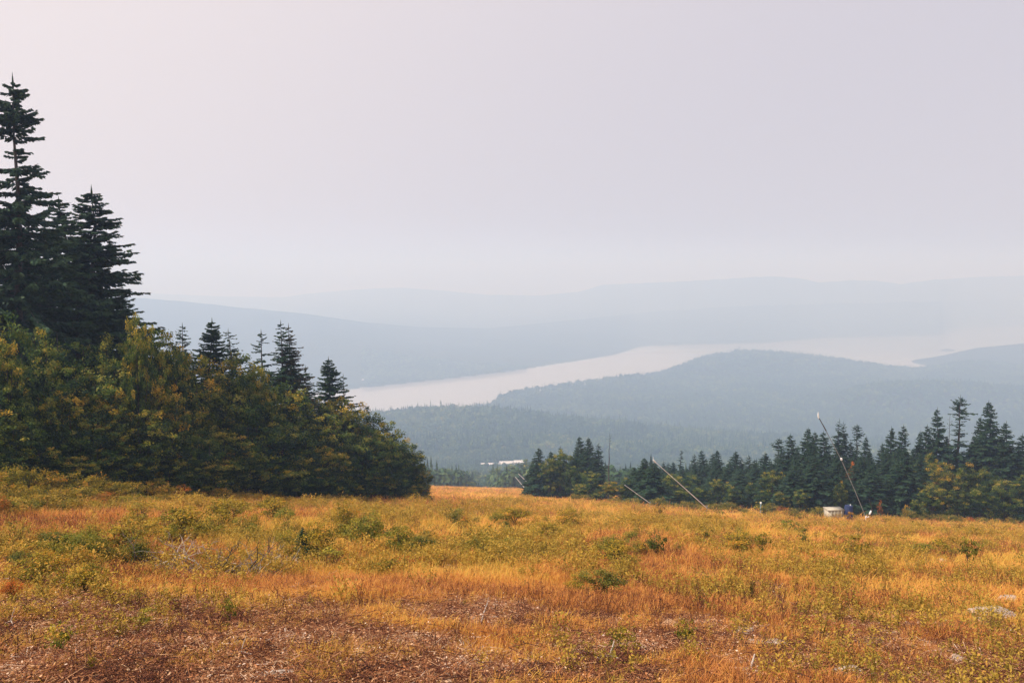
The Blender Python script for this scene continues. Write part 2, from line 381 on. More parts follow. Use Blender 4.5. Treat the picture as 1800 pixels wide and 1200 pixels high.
# ------------------------------------------------------------------ plant builders
def spruce_meshes(seed, H=10.0, R=1.9, nb=200, tw=9, base=.06, bare=(), topw=1.0, twig=.32, irregular=.25, power=.85, fill=1.0, cap=.7):
    r = np.random.default_rng(seed)
    tb = Buf()
    zz = np.linspace(0, 1, 9); lean = r.normal(0, .012, (9, 2)).cumsum(0) * H * .5
    pts = np.stack([lean[:, 0], lean[:, 1], zz * H], -1); pts[0, 2] = -.35
    tb.tube(pts, np.maximum(.016 * H * (1 - zz) ** .9, .012), 7, r.random())
    cb = Buf()
    hs = base + (1 - base) * (np.sort(r.random(nb)) ** .92)
    for k, h in enumerate(hs):
        skip = 1.0
        for a, b, w in bare:
            if a < h < b: skip = w
        if r.random() > skip + .12: continue
        L = R * (1 - h) ** power * (1 + r.normal(0, irregular)) * (skip if skip < 1 else 1) + .05 * R
        if h > .86: L *= topw
        L = max(L, .12)
        az = r.random() * 2 * math.pi
        c0 = np.array([np.interp(h, zz, pts[:, 0]), np.interp(h, zz, pts[:, 1]), h * H])
        out = np.array([math.cos(az), math.sin(az), 0]); side = np.array([-out[1], out[0], 0])
        up0 = .35 * h - .08 + r.normal(0, .16)
        s = np.linspace(0, 1, 6)
        axp = c0 + out * (L * s)[:, None] + np.array([0, 0, 1]) * (L * (up0 * s - (.50 - .2 * h) * s ** 2 + .24 * s ** 4))[:, None]
        if L > .5: tb.tube(axp[:5], np.linspace(.012, .004, 5) * (1 + L * .4), 3, .4, False)
        m = max(4, int(tw * (.5 + L / R) * fill))
        q = r.random(m) ** .75
        pos = np.stack([np.interp(q, s, axp[:, i]) for i in range(3)], -1)
        sg = r.choice([-1, 1], m)[:, None]
        ln = twig * L * (1.1 - q * .75)[:, None] * r.uniform(.6, 1.3, (m, 1)) + .05 * R * .6
        ln = np.minimum(ln, cap)
        d = unit(out[None] * r.uniform(.5, 1.1, (m, 1)) + side[None] * sg * r.uniform(.3, 1.1, (m, 1)) + np.array([0, 0, -1]) * r.uniform(-.05, .95, (m, 1)))
        nrm = unit(np.array([0, 0, .8]) + r.normal(0, .8, (m, 3)))
        w = unit(np.cross(d, nrm)) * ln * r.uniform(.22, .42, (m, 1))
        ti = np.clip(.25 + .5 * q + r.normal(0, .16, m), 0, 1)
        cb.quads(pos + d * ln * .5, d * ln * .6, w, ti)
        # tip of the branch
        cb.quads(axp[-1:], unit(axp[-1:] - axp[-3:-2]) * L * .10, unit(np.cross(out, [0, 0, 1]))[None] * L * .025 + np.array([[0, 0, .01]]), .8)
    # leader
    cb.quads(np.array([[pts[-1, 0], pts[-1, 1], H]] * 2), np.array([[0, 0, H * .03]] * 2), np.array([[R * .012, 0, 0], [0, R * .012, 0]]), .6)
    return tb.mesh('trunk', M['bark'], True), cb.mesh('crown', M['spruce'])

def leafy_meshes(seed, H=7.0, R=2.6, ncl=130, per=46, leaf=.085, low=.12, trunk='bark', matn='leaf', lobes=7, clr=.42, mean=.35, var=.22):
    r = np.random.default_rng(seed)
    tb = Buf(); cb = Buf()
    lc = []
    for i in range(lobes):
        a = i * 2.399 + r.random(); rr = R * .55 * math.sqrt(r.random()) if i else 0
        hz = H * (.22 + .5 * r.random() * (1.15 - .5 * rr / R))
        if i == 0: hz = H * .72
        if i in (1, 2): rr = R * .32; hz = H * r.uniform(.55, .68)
        lc.append((rr * math.cos(a), rr * math.sin(a), hz, R * r.uniform(.42, .62), H * r.uniform(.2, .3)))
    # ends of limbs
    for (x, y, z, a, b) in lc:
        st = H * r.uniform(.05, .3); mid = np.array([x * .35, y * .35, (st + z) * .5])
        P = np.array([[0, 0, -.25], [x * .03, y * .03, st], mid, [x, y, z], [x * 1.1, y * 1.1, z + b * .7]])
        tb.tube(P, np.array([.022, .017, .011, .006, .003]) * H * .75, 5, r.random())
    pos = []
    ti = []
    for i in range(ncl):
        x, y, z, a, b = lc[r.integers(len(lc))]
        u = rnd_unit(r, 1)[0]; u[2] = u[2] * .9 + .12
        q = r.uniform(.55, 1.04)
        c = np.array([x, y, z]) + u * np.array([a, a, b]) * q
        c[2] = max(c[2], H * low * r.uniform(.4, 1.1))
        k = int(per * r.uniform(.6, 1.4)); cr = clr * R / 2.6 * r.uniform(.6, 1.3)
        p = c + rnd_unit(r, k) * (r.random((k, 1)) ** .5) * cr * np.array([1, 1, .62])
        pos.append(p); base = np.clip(r.normal(mean - .04, var) + .4 * (q - .85) + .30 * (u[2] - .15), 0, 1)  # autumn gold on top and outer clusters also paints sunlit tops, dark undersides
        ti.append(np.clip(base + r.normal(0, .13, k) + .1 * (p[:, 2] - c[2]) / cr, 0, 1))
    pos = np.concatenate(pos); ti = np.concatenate(ti); n = len(pos)
    out = unit(pos - np.array([0, 0, H * .45]))
    nrm = unit(out * .55 + np.array([0, 0, .5]) + rnd_unit(r, n) * .8)
    a = unit(np.cross(nrm, rnd_unit(r, n))); b = np.cross(nrm, a)
    s = leaf * r.uniform(.65, 1.35, (n, 1))
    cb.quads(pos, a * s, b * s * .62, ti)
    return tb.mesh('trunk', M[trunk], True), cb.mesh('crown', M[matn])

def proto(name, meshes):
    return (name, meshes)
def plant(pr, x, y, h, Hn, wsc=1.0, label=None, cat='tree', group=None, color=(1, 1, 1, 1), rz=None, z=None, tilt=(0, 0), parts=('trunk', 'crown')):
    e = empty(pr[0], (x, y, (gz(x, y) if z is None else z)), rz if rz is not None else rng.random() * 6.28)
    e.rotation_euler = (tilt[0], tilt[1], e.rotation_euler[2])
    s = h / Hn; e.scale = (s * wsc, s * wsc, s)
    for nm, me in zip(parts, pr[1]):
        c = child(e, nm, me)
        c.color = color
    return tag(e, label, cat, group)

P = {}
# near left spruces: individual shapes
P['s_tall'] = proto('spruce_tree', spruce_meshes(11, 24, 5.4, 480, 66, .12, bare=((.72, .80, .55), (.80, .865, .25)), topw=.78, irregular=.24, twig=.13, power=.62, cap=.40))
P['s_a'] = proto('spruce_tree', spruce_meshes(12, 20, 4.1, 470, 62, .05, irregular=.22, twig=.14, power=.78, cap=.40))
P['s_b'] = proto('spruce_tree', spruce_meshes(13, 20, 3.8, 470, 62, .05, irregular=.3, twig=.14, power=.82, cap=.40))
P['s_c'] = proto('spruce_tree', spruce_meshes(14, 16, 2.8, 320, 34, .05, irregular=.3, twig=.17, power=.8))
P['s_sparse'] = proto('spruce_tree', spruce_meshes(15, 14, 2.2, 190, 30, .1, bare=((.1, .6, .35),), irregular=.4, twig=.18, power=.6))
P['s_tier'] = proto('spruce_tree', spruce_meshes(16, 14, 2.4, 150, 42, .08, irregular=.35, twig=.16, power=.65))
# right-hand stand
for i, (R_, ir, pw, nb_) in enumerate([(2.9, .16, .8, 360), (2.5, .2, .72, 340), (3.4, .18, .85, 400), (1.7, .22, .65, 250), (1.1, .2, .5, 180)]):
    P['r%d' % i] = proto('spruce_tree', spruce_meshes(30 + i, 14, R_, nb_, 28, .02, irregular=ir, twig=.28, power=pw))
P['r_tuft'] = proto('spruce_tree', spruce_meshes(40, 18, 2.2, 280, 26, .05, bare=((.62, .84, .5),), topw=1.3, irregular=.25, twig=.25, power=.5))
P['r_snag'] = proto('dead_spruce', spruce_meshes(41, 12, .7, 60, 3, .3, bare=((.2, .85, .3),), irregular=.5, twig=.3, power=.3))
# broadleaved trees
for i in range(5):
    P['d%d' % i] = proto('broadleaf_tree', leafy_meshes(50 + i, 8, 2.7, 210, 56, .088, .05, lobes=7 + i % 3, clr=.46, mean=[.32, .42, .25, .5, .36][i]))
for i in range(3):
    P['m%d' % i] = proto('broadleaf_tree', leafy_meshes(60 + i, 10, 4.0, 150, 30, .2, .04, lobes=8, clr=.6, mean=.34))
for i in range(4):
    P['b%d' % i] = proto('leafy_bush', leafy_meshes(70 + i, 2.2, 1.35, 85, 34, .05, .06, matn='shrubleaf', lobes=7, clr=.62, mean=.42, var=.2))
for i in range(5):
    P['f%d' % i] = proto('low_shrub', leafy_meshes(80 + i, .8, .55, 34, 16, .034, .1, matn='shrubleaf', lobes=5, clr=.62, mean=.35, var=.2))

def at(px, y, topy=None):
    """world x for a photo column at depth y"""
    zt = -t_of(topy if topy is not None else 850) * y
    return float(x_of(px, y, zt))
def place(prk, Hn, px, y, topy, wpx=None, ws=1.0, **k):
    x = at(px, y, topy); ztop = float(-t_of(topy) * y) + EYE
    g = gz(x, y); h = max(ztop - g, .3) / 1.01
    w = ws
    if wpx: 
        w = (wpx * y / F) / (k.pop('Rn') * h / Hn)
    else: k.pop('Rn', None)
    return plant(P[prk], x, y, h, Hn, w, **k)

# ------------------------------------------------------------------ left-hand forest
G1 = 'spruces rising from the left-hand forest'
place('s_tall', 24, 5, 55, 140, None, label='tallest spruce at the left picture edge, tufted top above a bare stretch of trunk', group=G1, rz=.4, tilt=(0, -.008))
place('s_a', 20, 110, 51, 357, label='slender spire of a spruce squeezed between the two biggest left spruces', group=G1, wsc_=None) if False else None
for (pk, hn, px, y, ty, lb) in [
    ('s_a', 20, 153, 48, 335, 'tall pointed dark spruce, right of the tallest one, at the sloping skyline'),
    ('s_b', 20, 110, 52, 356, 'slender spruce top showing between the two tallest left spruces'),
    ('s_b', 20, 78, 50, 405, 'dark spruce filling the gap right of the tallest spruce trunk'),
    ('s_a', 20, -40, 49, 330, 'dark spruce cut by the left picture edge behind the tallest one'),
    ('s_a', 20, 190, 50, 452, 'spruce at the right flank of the tall left spruces, layered drooping boughs'),
    ('s_b', 20, 132, 46, 470, 'shorter dark spruce in front of the pointed tall spruce'),
    ('s_a', 20, 40, 47, 440, 'broad dark spruce under the tallest spruce at left'),
    ('s_c', 16, 322, 64, 571, 'small bushy spruce top above golden crowns, left of the dense conical spruce'),
    ('s_a', 20, 363, 57, 563, 'dense conical dark spruce standing forward between golden broadleaf crowns'),
    ('s_sparse', 14, 406, 66, 580, 'thin spruce with bare lower trunk on the left skyline'),
    ('s_tier', 14, 461, 68, 583, 'spruce with widely spaced level boughs beside the twin-topped spruces'),
    ('s_c', 16, 491, 67, 567, 'left one of the twin tall spruces above the forest slope'),
    ('s_c', 16, 504, 68, 573, 'right one of the twin tall spruces, rusty brown near its top'),
    ('s_c', 16, 540, 70, 645, 'short dark spruce just right of the twin spruces'),
    ('s_a', 20, 578, 73, 629, 'neat pointed spruce near the right end of the left forest'),
    ('s_tier', 14, 607, 75, 659, 'open scraggy spruce at the right end with a branch reaching out')]:
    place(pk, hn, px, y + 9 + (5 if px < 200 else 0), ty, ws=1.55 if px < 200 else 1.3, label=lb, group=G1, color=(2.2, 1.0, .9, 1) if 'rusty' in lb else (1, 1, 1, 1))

G2 = 'broadleaf trees of the left-hand forest edge'
sil = T([-60, 0, 60, 150, 215, 245, 300, 350, 400, 450, 500, 560, 620, 660, 700, 725, 745], [500, 535, 562, 590, 575, 545, 582, 630, 622, 634, 668, 694, 708, 712, 748, 785, 818])
yfr = T([-60, 0, 300, 600, 745], [36, 38, 50, 70, 86])
k = 0
rl = np.random.default_rng(5)
rows = [(0.0, 9, 'top'), (.16, 6.5, 'second'), (.34, 4.5, 'third'), (.52, 3, 'fourth'), (.7, 1.5, 'lowest')]
def ordinal(n):
    ones = ['', 'first', 'second', 'third', 'fourth', 'fifth', 'sixth', 'seventh', 'eighth', 'ninth', 'tenth', 'eleventh', 'twelfth', 'thirteenth', 'fourteenth', 'fifteenth', 'sixteenth', 'seventeenth', 'eighteenth', 'nineteenth']
    tens = ['', '', 'twenty', 'thirty', 'forty', 'fifty', 'sixty', 'seventy', 'eighty']; tth = ['', '', 'twentieth', 'thirtieth', 'fortieth', 'fiftieth', 'sixtieth', 'seventieth', 'eightieth']
    return ones[n] if n < 20 else (tth[n // 10] if n % 10 == 0 else tens[n // 10] + '-' + ones[n % 10])
ords = [ordinal(i) for i in range(1, 90)]
for px, ty, y, w, wd in [(238, 560, 52, 36, 'olive, highest'), (264, 560, 54, 42, 'olive, second highest'), (292, 578, 56, 42, 'olive, below the highest'), (318, 604, 58, 38, 'olive, under the small bushy spruce'),
                      (392, 634, 64, 34, 'golden, between the conical and the thin spruce'), (424, 640, 64, 36, 'golden, under the level-boughed spruce'), (458, 660, 66, 34, 'golden, under the twin spruces')]:
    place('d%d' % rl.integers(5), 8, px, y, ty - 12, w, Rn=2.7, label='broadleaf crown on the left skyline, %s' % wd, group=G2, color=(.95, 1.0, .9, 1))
for (fr, off, rn) in rows:
    px = -50 + rl.uniform(0, 20); j = 0
    while px < 738:
        top = float(np.interp(px, *sil)); bot = 880.
        ty = top + (bot - top) * fr + rl.normal(0, 7) + (4 if fr == 0 else 0)
        if fr == 0: ty = top - 13 + abs(rl.normal(0, 6))
        y = float(np.interp(px, *yfr)) + off * (1 if px < 640 else .5) + rl.normal(0, .5)
        wpx = rl.uniform(46, 66) * (1 if px < 560 else .75) * (1.15 if fr < .3 else 1)
        wpx = min(wpx, (760 - px) * .9 + 6)
        if wpx > 14:
            gold = float(vnoise(px / 70, fr * 6, 9)); c = 1.0
            hue = (1.0 + .6 * max(0, gold - .5), 1.0 + .25 * max(0, gold - .5), .9, 1)
            if gold < .35: hue = (.62, .82, 1.0, 1)
            if fr >= .6: pass
            word = 'golden olive' if gold > .55 else ('dark green' if gold < .35 else 'olive green')
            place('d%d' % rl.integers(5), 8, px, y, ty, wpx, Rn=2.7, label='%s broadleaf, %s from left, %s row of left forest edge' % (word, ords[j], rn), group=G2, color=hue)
            j += 1
        px += wpx * rl.uniform(.62, .85)

G3 = 'leafy bushes at the foot of the left-hand forest'
btop = T([-60, 0, 60, 150, 300, 450, 620, 760], [800, 812, 815, 832, 852, 872, 884, 893])
j = 0
for rowi, (fr, yo) in enumerate([(0.0, -2.5), (.35, -6), (.62, -9)]):
    px = -45 + rl.uniform(0, 20); j = 0
    while px < (742 if rowi < 2 else 560):
        top = float(np.interp(px, *btop)); ty = top + (905 - top) * fr + rl.normal(0, 4)
        y = float(np.interp(px, *yfr)) + yo * (1 if px < 400 else .6)
        wpx = rl.uniform(26, 42) * (1.2 if px < 250 else .75)
        red = rl.random() < .1
        hue = (1.25, .72, .8, 1) if red else (1.0 + rl.uniform(-.15, .25), 1.0, .8, 1)
        place('b%d' % rl.integers(4), 2.2, px, y, ty, wpx, Rn=1.35, cat='bush', label='%s bush, %s from left, %s row below the left forest' % ('reddish' if red else 'yellow-green', ords[j], ('rear', 'middle', 'front')[rowi]), group=G3, color=hue)
        j += 1; px += wpx * rl.uniform(.85, 1.15)

# ------------------------------------------------------------------ right-hand stand
G4 = 'spruces of the right-hand stand'
R_LIST = [  # proto, px, top, depth, half width px, label
    ('r1', 948, 788, 146, 17, 'pointed spruce at the left end of the right stand'),
    ('r0', 934, 812, 150, 13, 'short spruce leaning against the left end of the right stand'),
    ('r0', 968, 792, 149, 18, 'spruce between the left-end spruce and the big rounded tree'),
    ('r0', 1008, 786, 148, 20, 'spruce between the rounded tree and the three pointed ones'),
    ('r3', 986, 783, 150, 12, 'spruce tip just showing over the big rounded tree of the right stand'),
    ('r1', 1024, 766, 146, 18, 'tallest of the three pointed spruces beside the bare snag'),
    ('r0', 1041, 770, 144, 20, 'middle one of the three pointed spruces beside the bare snag'),
    ('r3', 1053, 778, 143, 14, 'right one of the three pointed spruces beside the bare snag'),
    ('r2', 1133, 805, 122, 26, 'left one of the two dark spruces behind the small lance post'),
    ('r2', 1150, 813, 119, 28, 'right one of the two dark spruces behind the small lance post'),
    ('r3', 1166, 810, 172, 10, 'small distant spruce, first in the row behind the white slanting pole'),
    ('r3', 1175, 812, 170, 10, 'small distant spruce, second in the row behind the white slanting pole'),
    ('r0', 1185, 813, 168, 14, 'small distant spruce, third in the row behind the white slanting pole'),
    ('r4', 1198, 791, 166, 8, 'very narrow spruce column standing above the distant row'),
    ('r3', 1212, 817, 166, 10, 'low spruce tip right of the very narrow spruce column'),
    ('r3', 1220, 797, 164, 11, 'spruce over the middle of the white slanting pole'),
    ('r1', 1237, 790, 160, 15, 'pointed spruce left of the three even spruces mid stand'),
    ('r1', 1252, 795, 158, 16, 'left one of the three even spruces mid stand'),
    ('r0', 1267, 791, 156, 18, 'middle one of the three even spruces mid stand'),
    ('r1', 1289, 791, 150, 20, 'right one of the three even spruces mid stand'),
    ('r3', 1303, 803, 150, 12, 'low spruce between the even spruces and the blue post'),
    ('r3', 1316, 799, 148, 13, 'narrow spruce left above the blue post'),
    ('r1', 1326, 806, 145, 15, 'short spruce directly above the blue post'),
    ('r1', 1340, 794, 140, 22, 'spruce right above the blue post with full skirt'),
    ('r_tuft', 1367, 769, 138, 16, 'spruce with open tufted top left of the tall spruces'),
    ('r1', 1380, 786, 132, 17, 'short spruce right of the open tufted one'),
    ('r1', 1394, 762, 132, 21, 'tall spruce with a thin wand above its tip'),
    ('r0', 1414, 751, 130, 24, 'tall dense spruce left of the lance head'),
    ('r1', 1427, 759, 128, 22, 'spruce directly under the lance head'),
    ('r1', 1451, 757, 126, 22, 'spruce crossed by the upper part of the leaning lance'),
    ('r3', 1476, 737, 130, 15, 'left one of the close pair of tall spires right of the lance'),
    ('r3', 1483, 741, 131, 14, 'right one of the close pair of tall spires right of the lance'),
    ('r_tuft', 1512, 746, 134, 15, 'ragged spruce with a bushy knob on top'),
    ('r1', 1526, 768, 128, 16, 'small spruce right of the knob-topped one'),
    ('r1', 1496, 774, 132, 15, 'low spruce between the spire pair and the knob-topped one'),
    ('r1', 1547, 777, 130, 15, 'low spruce left of the twin even tops'),
    ('r1', 1562, 749, 128, 19, 'left one of two even spruces mid right stand'),
    ('r1', 1586, 748, 126, 20, 'right one of two even spruces mid right stand'),
    ('r2', 1592, 790, 113, 34, 'big broad spruce standing forward near the orange maple sapling'),
    ('r0', 1611, 757, 128, 19, 'spruce behind the shoulder of the broad forward spruce'),
    ('r1', 1630, 748, 126, 20, 'spruce left of the tall slim one at right'),
    ('r1', 1654, 717, 126, 21, 'tall slim pointed spruce left of the tuft-topped giant'),
    ('r_tuft', 1696, 696, 124, 24, 'tuft-topped giant spruce with a bare neck, highest of the right stand'),
    ('r1', 1731, 733, 124, 22, 'spruce leaning on the left of the big broad cone at right'),
    ('r0', 1752, 706, 122, 33, 'big broad cone-shaped spruce near the right edge'),
    ('r1', 1778, 742, 120, 25, 'spruce right of the big broad cone near the right edge'),
    ('r1', 1800, 762, 121, 25, 'spruce cut by the right picture edge'),
    ('r0', 1440, 802, 114, 28, 'forward spruce behind the cream tub'),
    ('r2', 1475, 800, 114, 26, 'forward spruce behind the blue barrel'),
    ('r2', 1536, 815, 113, 30, 'forward spruce right of the leaning lance foot'),
    ('r0', 1390, 815, 116, 26, 'forward spruce left of the cream tub'),
    ('r0', 1415, 800, 118, 26, 'dark spruce above and left of the cream tub'),
    ('r2', 1560, 800, 117, 28, 'dark spruce left of the broad forward one'),
    ('r0', 1625, 800, 118, 26, 'dark spruce right of the broad forward one'),
    ('r0', 1510, 800, 119, 26, 'dark spruce behind the leaning lance foot'),
    ('r1', 1355, 815, 125, 24, 'dark spruce left of the open tufted one, low in the stand'),
    ('r1', 1305, 825, 132, 22, 'dark low spruce between even spruces and blue post'),
    ('r0', 1262, 825, 138, 22, 'dark low spruce under the three even spruces'),
    ('r0', 1830, 735, 118, 30, 'spruce just outside the right picture edge'),
]
for pk, px, ty, y, w, lb in R_LIST:
    rn = {'r0': 2.6, 'r1': 2.2, 'r2': 3.1, 'r3': 1.5, 'r4': 1.0, 'r_tuft': 2.2}[pk]; hn = 18 if pk == 'r_tuft' else 14
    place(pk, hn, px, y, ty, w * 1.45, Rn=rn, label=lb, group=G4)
for i, (px, ty, y) in enumerate([(1118, 822, 135), (1166, 830, 140), (1200, 822, 146), (1228, 815, 150), (1278, 812, 142), (1298, 818, 138), (1333, 815, 136), (1368, 800, 134), (1402, 790, 128), (1436, 782, 127), (1466, 785, 124), (1505, 790, 124),
        (1535, 792, 124), (1575, 785, 122), (1605, 788, 124), (1642, 770, 126), (1672, 768, 126), (1712, 765, 124), (1765, 770, 122), (1790, 780, 120), (1118, 850, 126), (1215, 850, 128), (1300, 850, 124), (1385, 840, 118)]):
    place('r%d' % (i % 3), 14, px, y, ty, 30, Rn=[2.9, 2.5, 3.4][i % 3], label='dark spruce deep in the right stand, %s from the left of the filling row' % ords[i], group='dark spruces filling the right stand')
place('r_snag', 12, 1070, 141, 760, 7, Rn=.7, label='bare grey snag with few twigs right of the three pointed spruces', cat='dead tree')
place('r_snag', 12, 1667, 125, 729, 8, Rn=.7, label='thin dead spruce between the slim spruce and the tuft-topped giant', cat='dead tree')
G5 = 'broadleaf trees of the right-hand stand'
gold = (.95, .86, .75, 1); green = (.62, .78, .85, 1); oliv = (.75, .82, .8, 1)
for px, ty, y, w, c, lb in [
    (986, 786, 145, 30, green, 'big rounded green tree at the left of the right stand'),
    (965, 805, 144, 22, green, 'rounded green tree left of the big rounded one'),
    (1010, 815, 138, 26, green, 'dark green tree below the three pointed spruces'),
    (1040, 825, 134, 24, green, 'green tree at the foot of the three pointed spruces'),
    (1020, 850, 128, 20, oliv, 'small olive tree at the front under the pointed spruces'),
    (1075, 846, 118, 26, gold, 'round golden bush-like tree right of the snag foot'),
    (1048, 862, 120, 18, oliv, 'low olive tree left of the round golden one'),
    (1102, 836, 122, 20, oliv, 'olive tree behind the thin slanting pole'),
    (1180, 832, 132, 30, green, 'green tree under the middle of the white slanting pole'),
    (1215, 828, 140, 28, green, 'green tree right of the white slanting pole, upper row'),
    (1195, 855, 122, 26, oliv, 'olive tree directly behind the white pole'),
    (1232, 850, 124, 24, green, 'green tree near the foot of the white pole'),
    (1262, 838, 128, 26, oliv, 'olive tree right of the white pole foot'),
    (1290, 852, 122, 24, oliv, 'olive tree left of the blue post'),
    (1322, 845, 126, 24, green, 'dark green tree behind the blue post'),
    (1357, 822, 122, 26, oliv, 'yellowish tree right of the blue post, pointed'),
    (1340, 860, 116, 18, green, 'low green tree just right of the blue post'),
    (1375, 860, 112, 20, gold, 'low golden tree left of the cream tub'),
    (1408, 860, 112, 20, green, 'low green tree beside the cream tub'),
    (1480, 840, 110, 16, gold, 'small yellowing tree above the blue barrel'),
    (1500, 806, 120, 18, (1.8, .72, .7, 1), 'red-leaved tree glowing inside the right stand'),
    (1612, 800, 122, 26, oliv, 'olive tree between the dark spruces at right'),
    (1637, 795, 120, 24, oliv, 'yellow-green tree below the tall slim spruce'),
    (1660, 812, 112, 34, gold, 'big golden tree below the tall slim spruce, front right'),
    (1700, 806, 114, 34, gold, 'big golden tree below the tuft-topped giant'),
    (1740, 812, 113, 30, oliv, 'olive tree below the big broad cone'),
    (1640, 850, 106, 28, oliv, 'front olive tree right of the broad forward spruce'),
    (1685, 852, 105, 30, gold, 'front golden tree at the right meadow edge'),
    (1725, 850, 105, 30, oliv, 'front olive tree second from the right edge'),
    (1770, 838, 106, 34, oliv, 'front dark golden tree at the right picture edge'),
    (1805, 830, 105, 34, oliv, 'front tree cut by the right picture edge'),
    (1610, 875, 104, 16, green, 'low green tree right of the yellow sapling'),
    (1460, 870, 113, 18, green, 'low green tree behind the cream tub')]:
    place('d%d' % rl.integers(5), 8, px, y, ty, w, Rn=2.7, label=lb, group=G5, color=c)
G6 = 'bushes along the right meadow edge'
for i, px in enumerate([1010, 1030, 1055, 1082, 1100, 1118, 1160, 1180, 1205, 1222, 1262, 1285, 1310, 1352, 1375, 1400, 1425, 1440, 1500, 1545, 1575, 1600, 1630, 1655, 1680, 1705, 1730, 1755, 1780, 1800]):
    base = float(np.interp(px, [920, 1070, 1250, 1500, 1800], [878, 894, 900, 914, 930])); y = float(np.interp(px, [1000, 1100, 1250, 1800], [122, 112, 106, 98])) + rl.normal(0, 1)
    red = px in (1705, 1375)
    place('b%d' % rl.integers(4), 2.2, px, y, base - rl.uniform(10, 24), rl.uniform(13, 22), Rn=1.35, cat='bush', group=G6,
          label='%s bush, %s from the left along the right meadow edge' % ('rusty' if red else 'low', ords[i]), color=(1.5, .65, .9, 1) if red else (.75, .85, .9, 1))
place('f1', .8, 1592, 97, 882, 8, Rn=.55, cat='sapling', label='slim yellow sapling in front of the broad dark spruce', color=(1.8, 1.5, 1.4, 1))
place('f3', .8, 1548, 104, 876, 7, Rn=.55, cat='sapling', label='small red-leaved sapling against the dark spruces', color=(1.4, .55, .6, 1))

# trees around the lower end of the trail (farther down the slope)
G7 = 'hazy trees round the lower end of the trail'
for i, (px, ty, y, w) in enumerate([(757, 828, 300, 22), (785, 822, 330, 24), (812, 826, 320, 22), (770, 845, 270, 18), (800, 848, 275, 20), (826, 846, 280, 14), (740, 832, 290, 24), (716, 815, 320, 26),
        (878, 818, 350, 20), (900, 812, 360, 20), (922, 806, 340, 24), (893, 838, 290, 20), (912, 842, 270, 18), (940, 830, 280, 22), (875, 845, 330, 12), (845, 834, 460, 20), (862, 832, 480, 18), (830, 826, 470, 20), (690, 810, 340, 28)]):
    place('m%d' % (i % 3), 10, px, y * 1.35, ty, w * 1.1, Rn=4.0, group=G7, label='hazy green tree %s the pale trail end, %s from the left' % ('left of' if px < 840 else 'right of', ords[sum(1 for q in [757,785,812,770,800,826,740,716,878,900,922,893,912,940,875,845,862,830,690] if q < px)]), color=(.9, 1.0, .9, 1))

# ------------------------------------------------------------------ scatter by geometry nodes: instances of small plants held in the same mesh
def scatter(name, bufs, pts, scl, rot, which, itint, material, label):
    vs_, fs = [np.asarray(pts, float)], {3: [], 4: []}; ts = {3: [], 4: []}
    kind = [np.full(len(pts), -1, np.int32)]; off = len(pts)
    for k, b in enumerate(bufs):
        v, d = b.arrays(); vs_.append(v); kind.append(np.full(len(v), k, np.int32))
        for kk, (f, t) in d.items(): fs[kk].append(f + off); ts[kk].append(t)
        off += len(v)
    fl = [np.concatenate(fs[k]) for k in (3, 4) if fs[k]]; tl = np.concatenate([np.concatenate(ts[k]) for k in (3, 4) if ts[k]])
    me = mk_mesh(name, np.concatenate(vs_), fl, material, tl)
    nv = len(me.vertices); n0 = len(pts)
    def att(nm, ty, arr, fld, dim=1):
        full = np.zeros((nv, dim), np.float32 if ty != 'INT' else np.int32); full[:len(arr)] = np.asarray(arr).reshape(len(arr), dim)
        a = me.attributes.new(nm, ty, 'POINT'); a.data.foreach_set(fld, full.ravel())
    att('part', 'INT', np.concatenate(kind), 'value')
    att('which', 'INT', which, 'value'); att('itint', 'FLOAT', itint, 'value')
    att('scl', 'FLOAT_VECTOR', scl, 'vector', 3); att('rot', 'FLOAT_VECTOR', rot, 'vector', 3)
    o = obj(name, me); tag(o, label, kind='stuff')
    ng = bpy.data.node_groups.new(name + '_scatter', 'GeometryNodeTree')
    ng.interface.new_socket('Geometry', in_out='INPUT', socket_type='NodeSocketGeometry'); ng.interface.new_socket('Geometry', in_out='OUTPUT', socket_type='NodeSocketGeometry')
    n = ng.nodes.new; l = ng.links.new
    gi = n('NodeGroupInput'); go = n('NodeGroupOutput')
    def named(nm, ty):
        a = n('GeometryNodeInputNamedAttribute'); a.data_type = ty; a.inputs['Name'].default_value = nm; return a.outputs['Attribute']
    pa = named('part', 'INT')
    def sel(k):
        c = n('FunctionNodeCompare'); c.data_type = 'INT'; c.operation = 'EQUAL'; l(pa, c.inputs[2]); c.inputs[3].default_value = k
        s = n('GeometryNodeSeparateGeometry'); s.domain = 'POINT'; l(gi.outputs[0], s.inputs['Geometry']); l(c.outputs[0], s.inputs['Selection']); return s.outputs['Selection']
    pt = sel(-1)
    j = n('GeometryNodeJoinGeometry')
    for k in range(len(bufs)):
        g2 = n('GeometryNodeGeometryToInstance'); l(sel(k), g2.inputs[0]); l(g2.outputs[0], j.inputs[0])
    ip = n('GeometryNodeInstanceOnPoints'); l(pt, ip.inputs['Points']); l(j.outputs[0], ip.inputs['Instance'])
    ip.inputs['Pick Instance'].default_value = True
    l(named('which', 'INT'), ip.inputs['Instance Index']); l(named('scl', 'FLOAT_VECTOR'), ip.inputs['Scale'])
    er = n('FunctionNodeEulerToRotation'); l(named('rot', 'FLOAT_VECTOR'), er.inputs[0]); l(er.outputs[0], ip.inputs['Rotation'])
    l(ip.outputs[0], go.inputs[0])
    md = o.modifiers.new('scatter', 'NODES'); md.node_group = ng
    return o

def sector(r, n, y0, y1, p0=-60, p1=1860, power=1.0):
    """random points: depth y0..y1, spread over photo columns p0..p1; power>1 puts more near"""
    q = r.random(n) ** power; y = y0 + (y1 - y0) * q
    x = (r.uniform(p0, p1, n) - 900) / F * y * 1.03
    return x, y
def zarr(x, y): return terr(x, y) + EYE

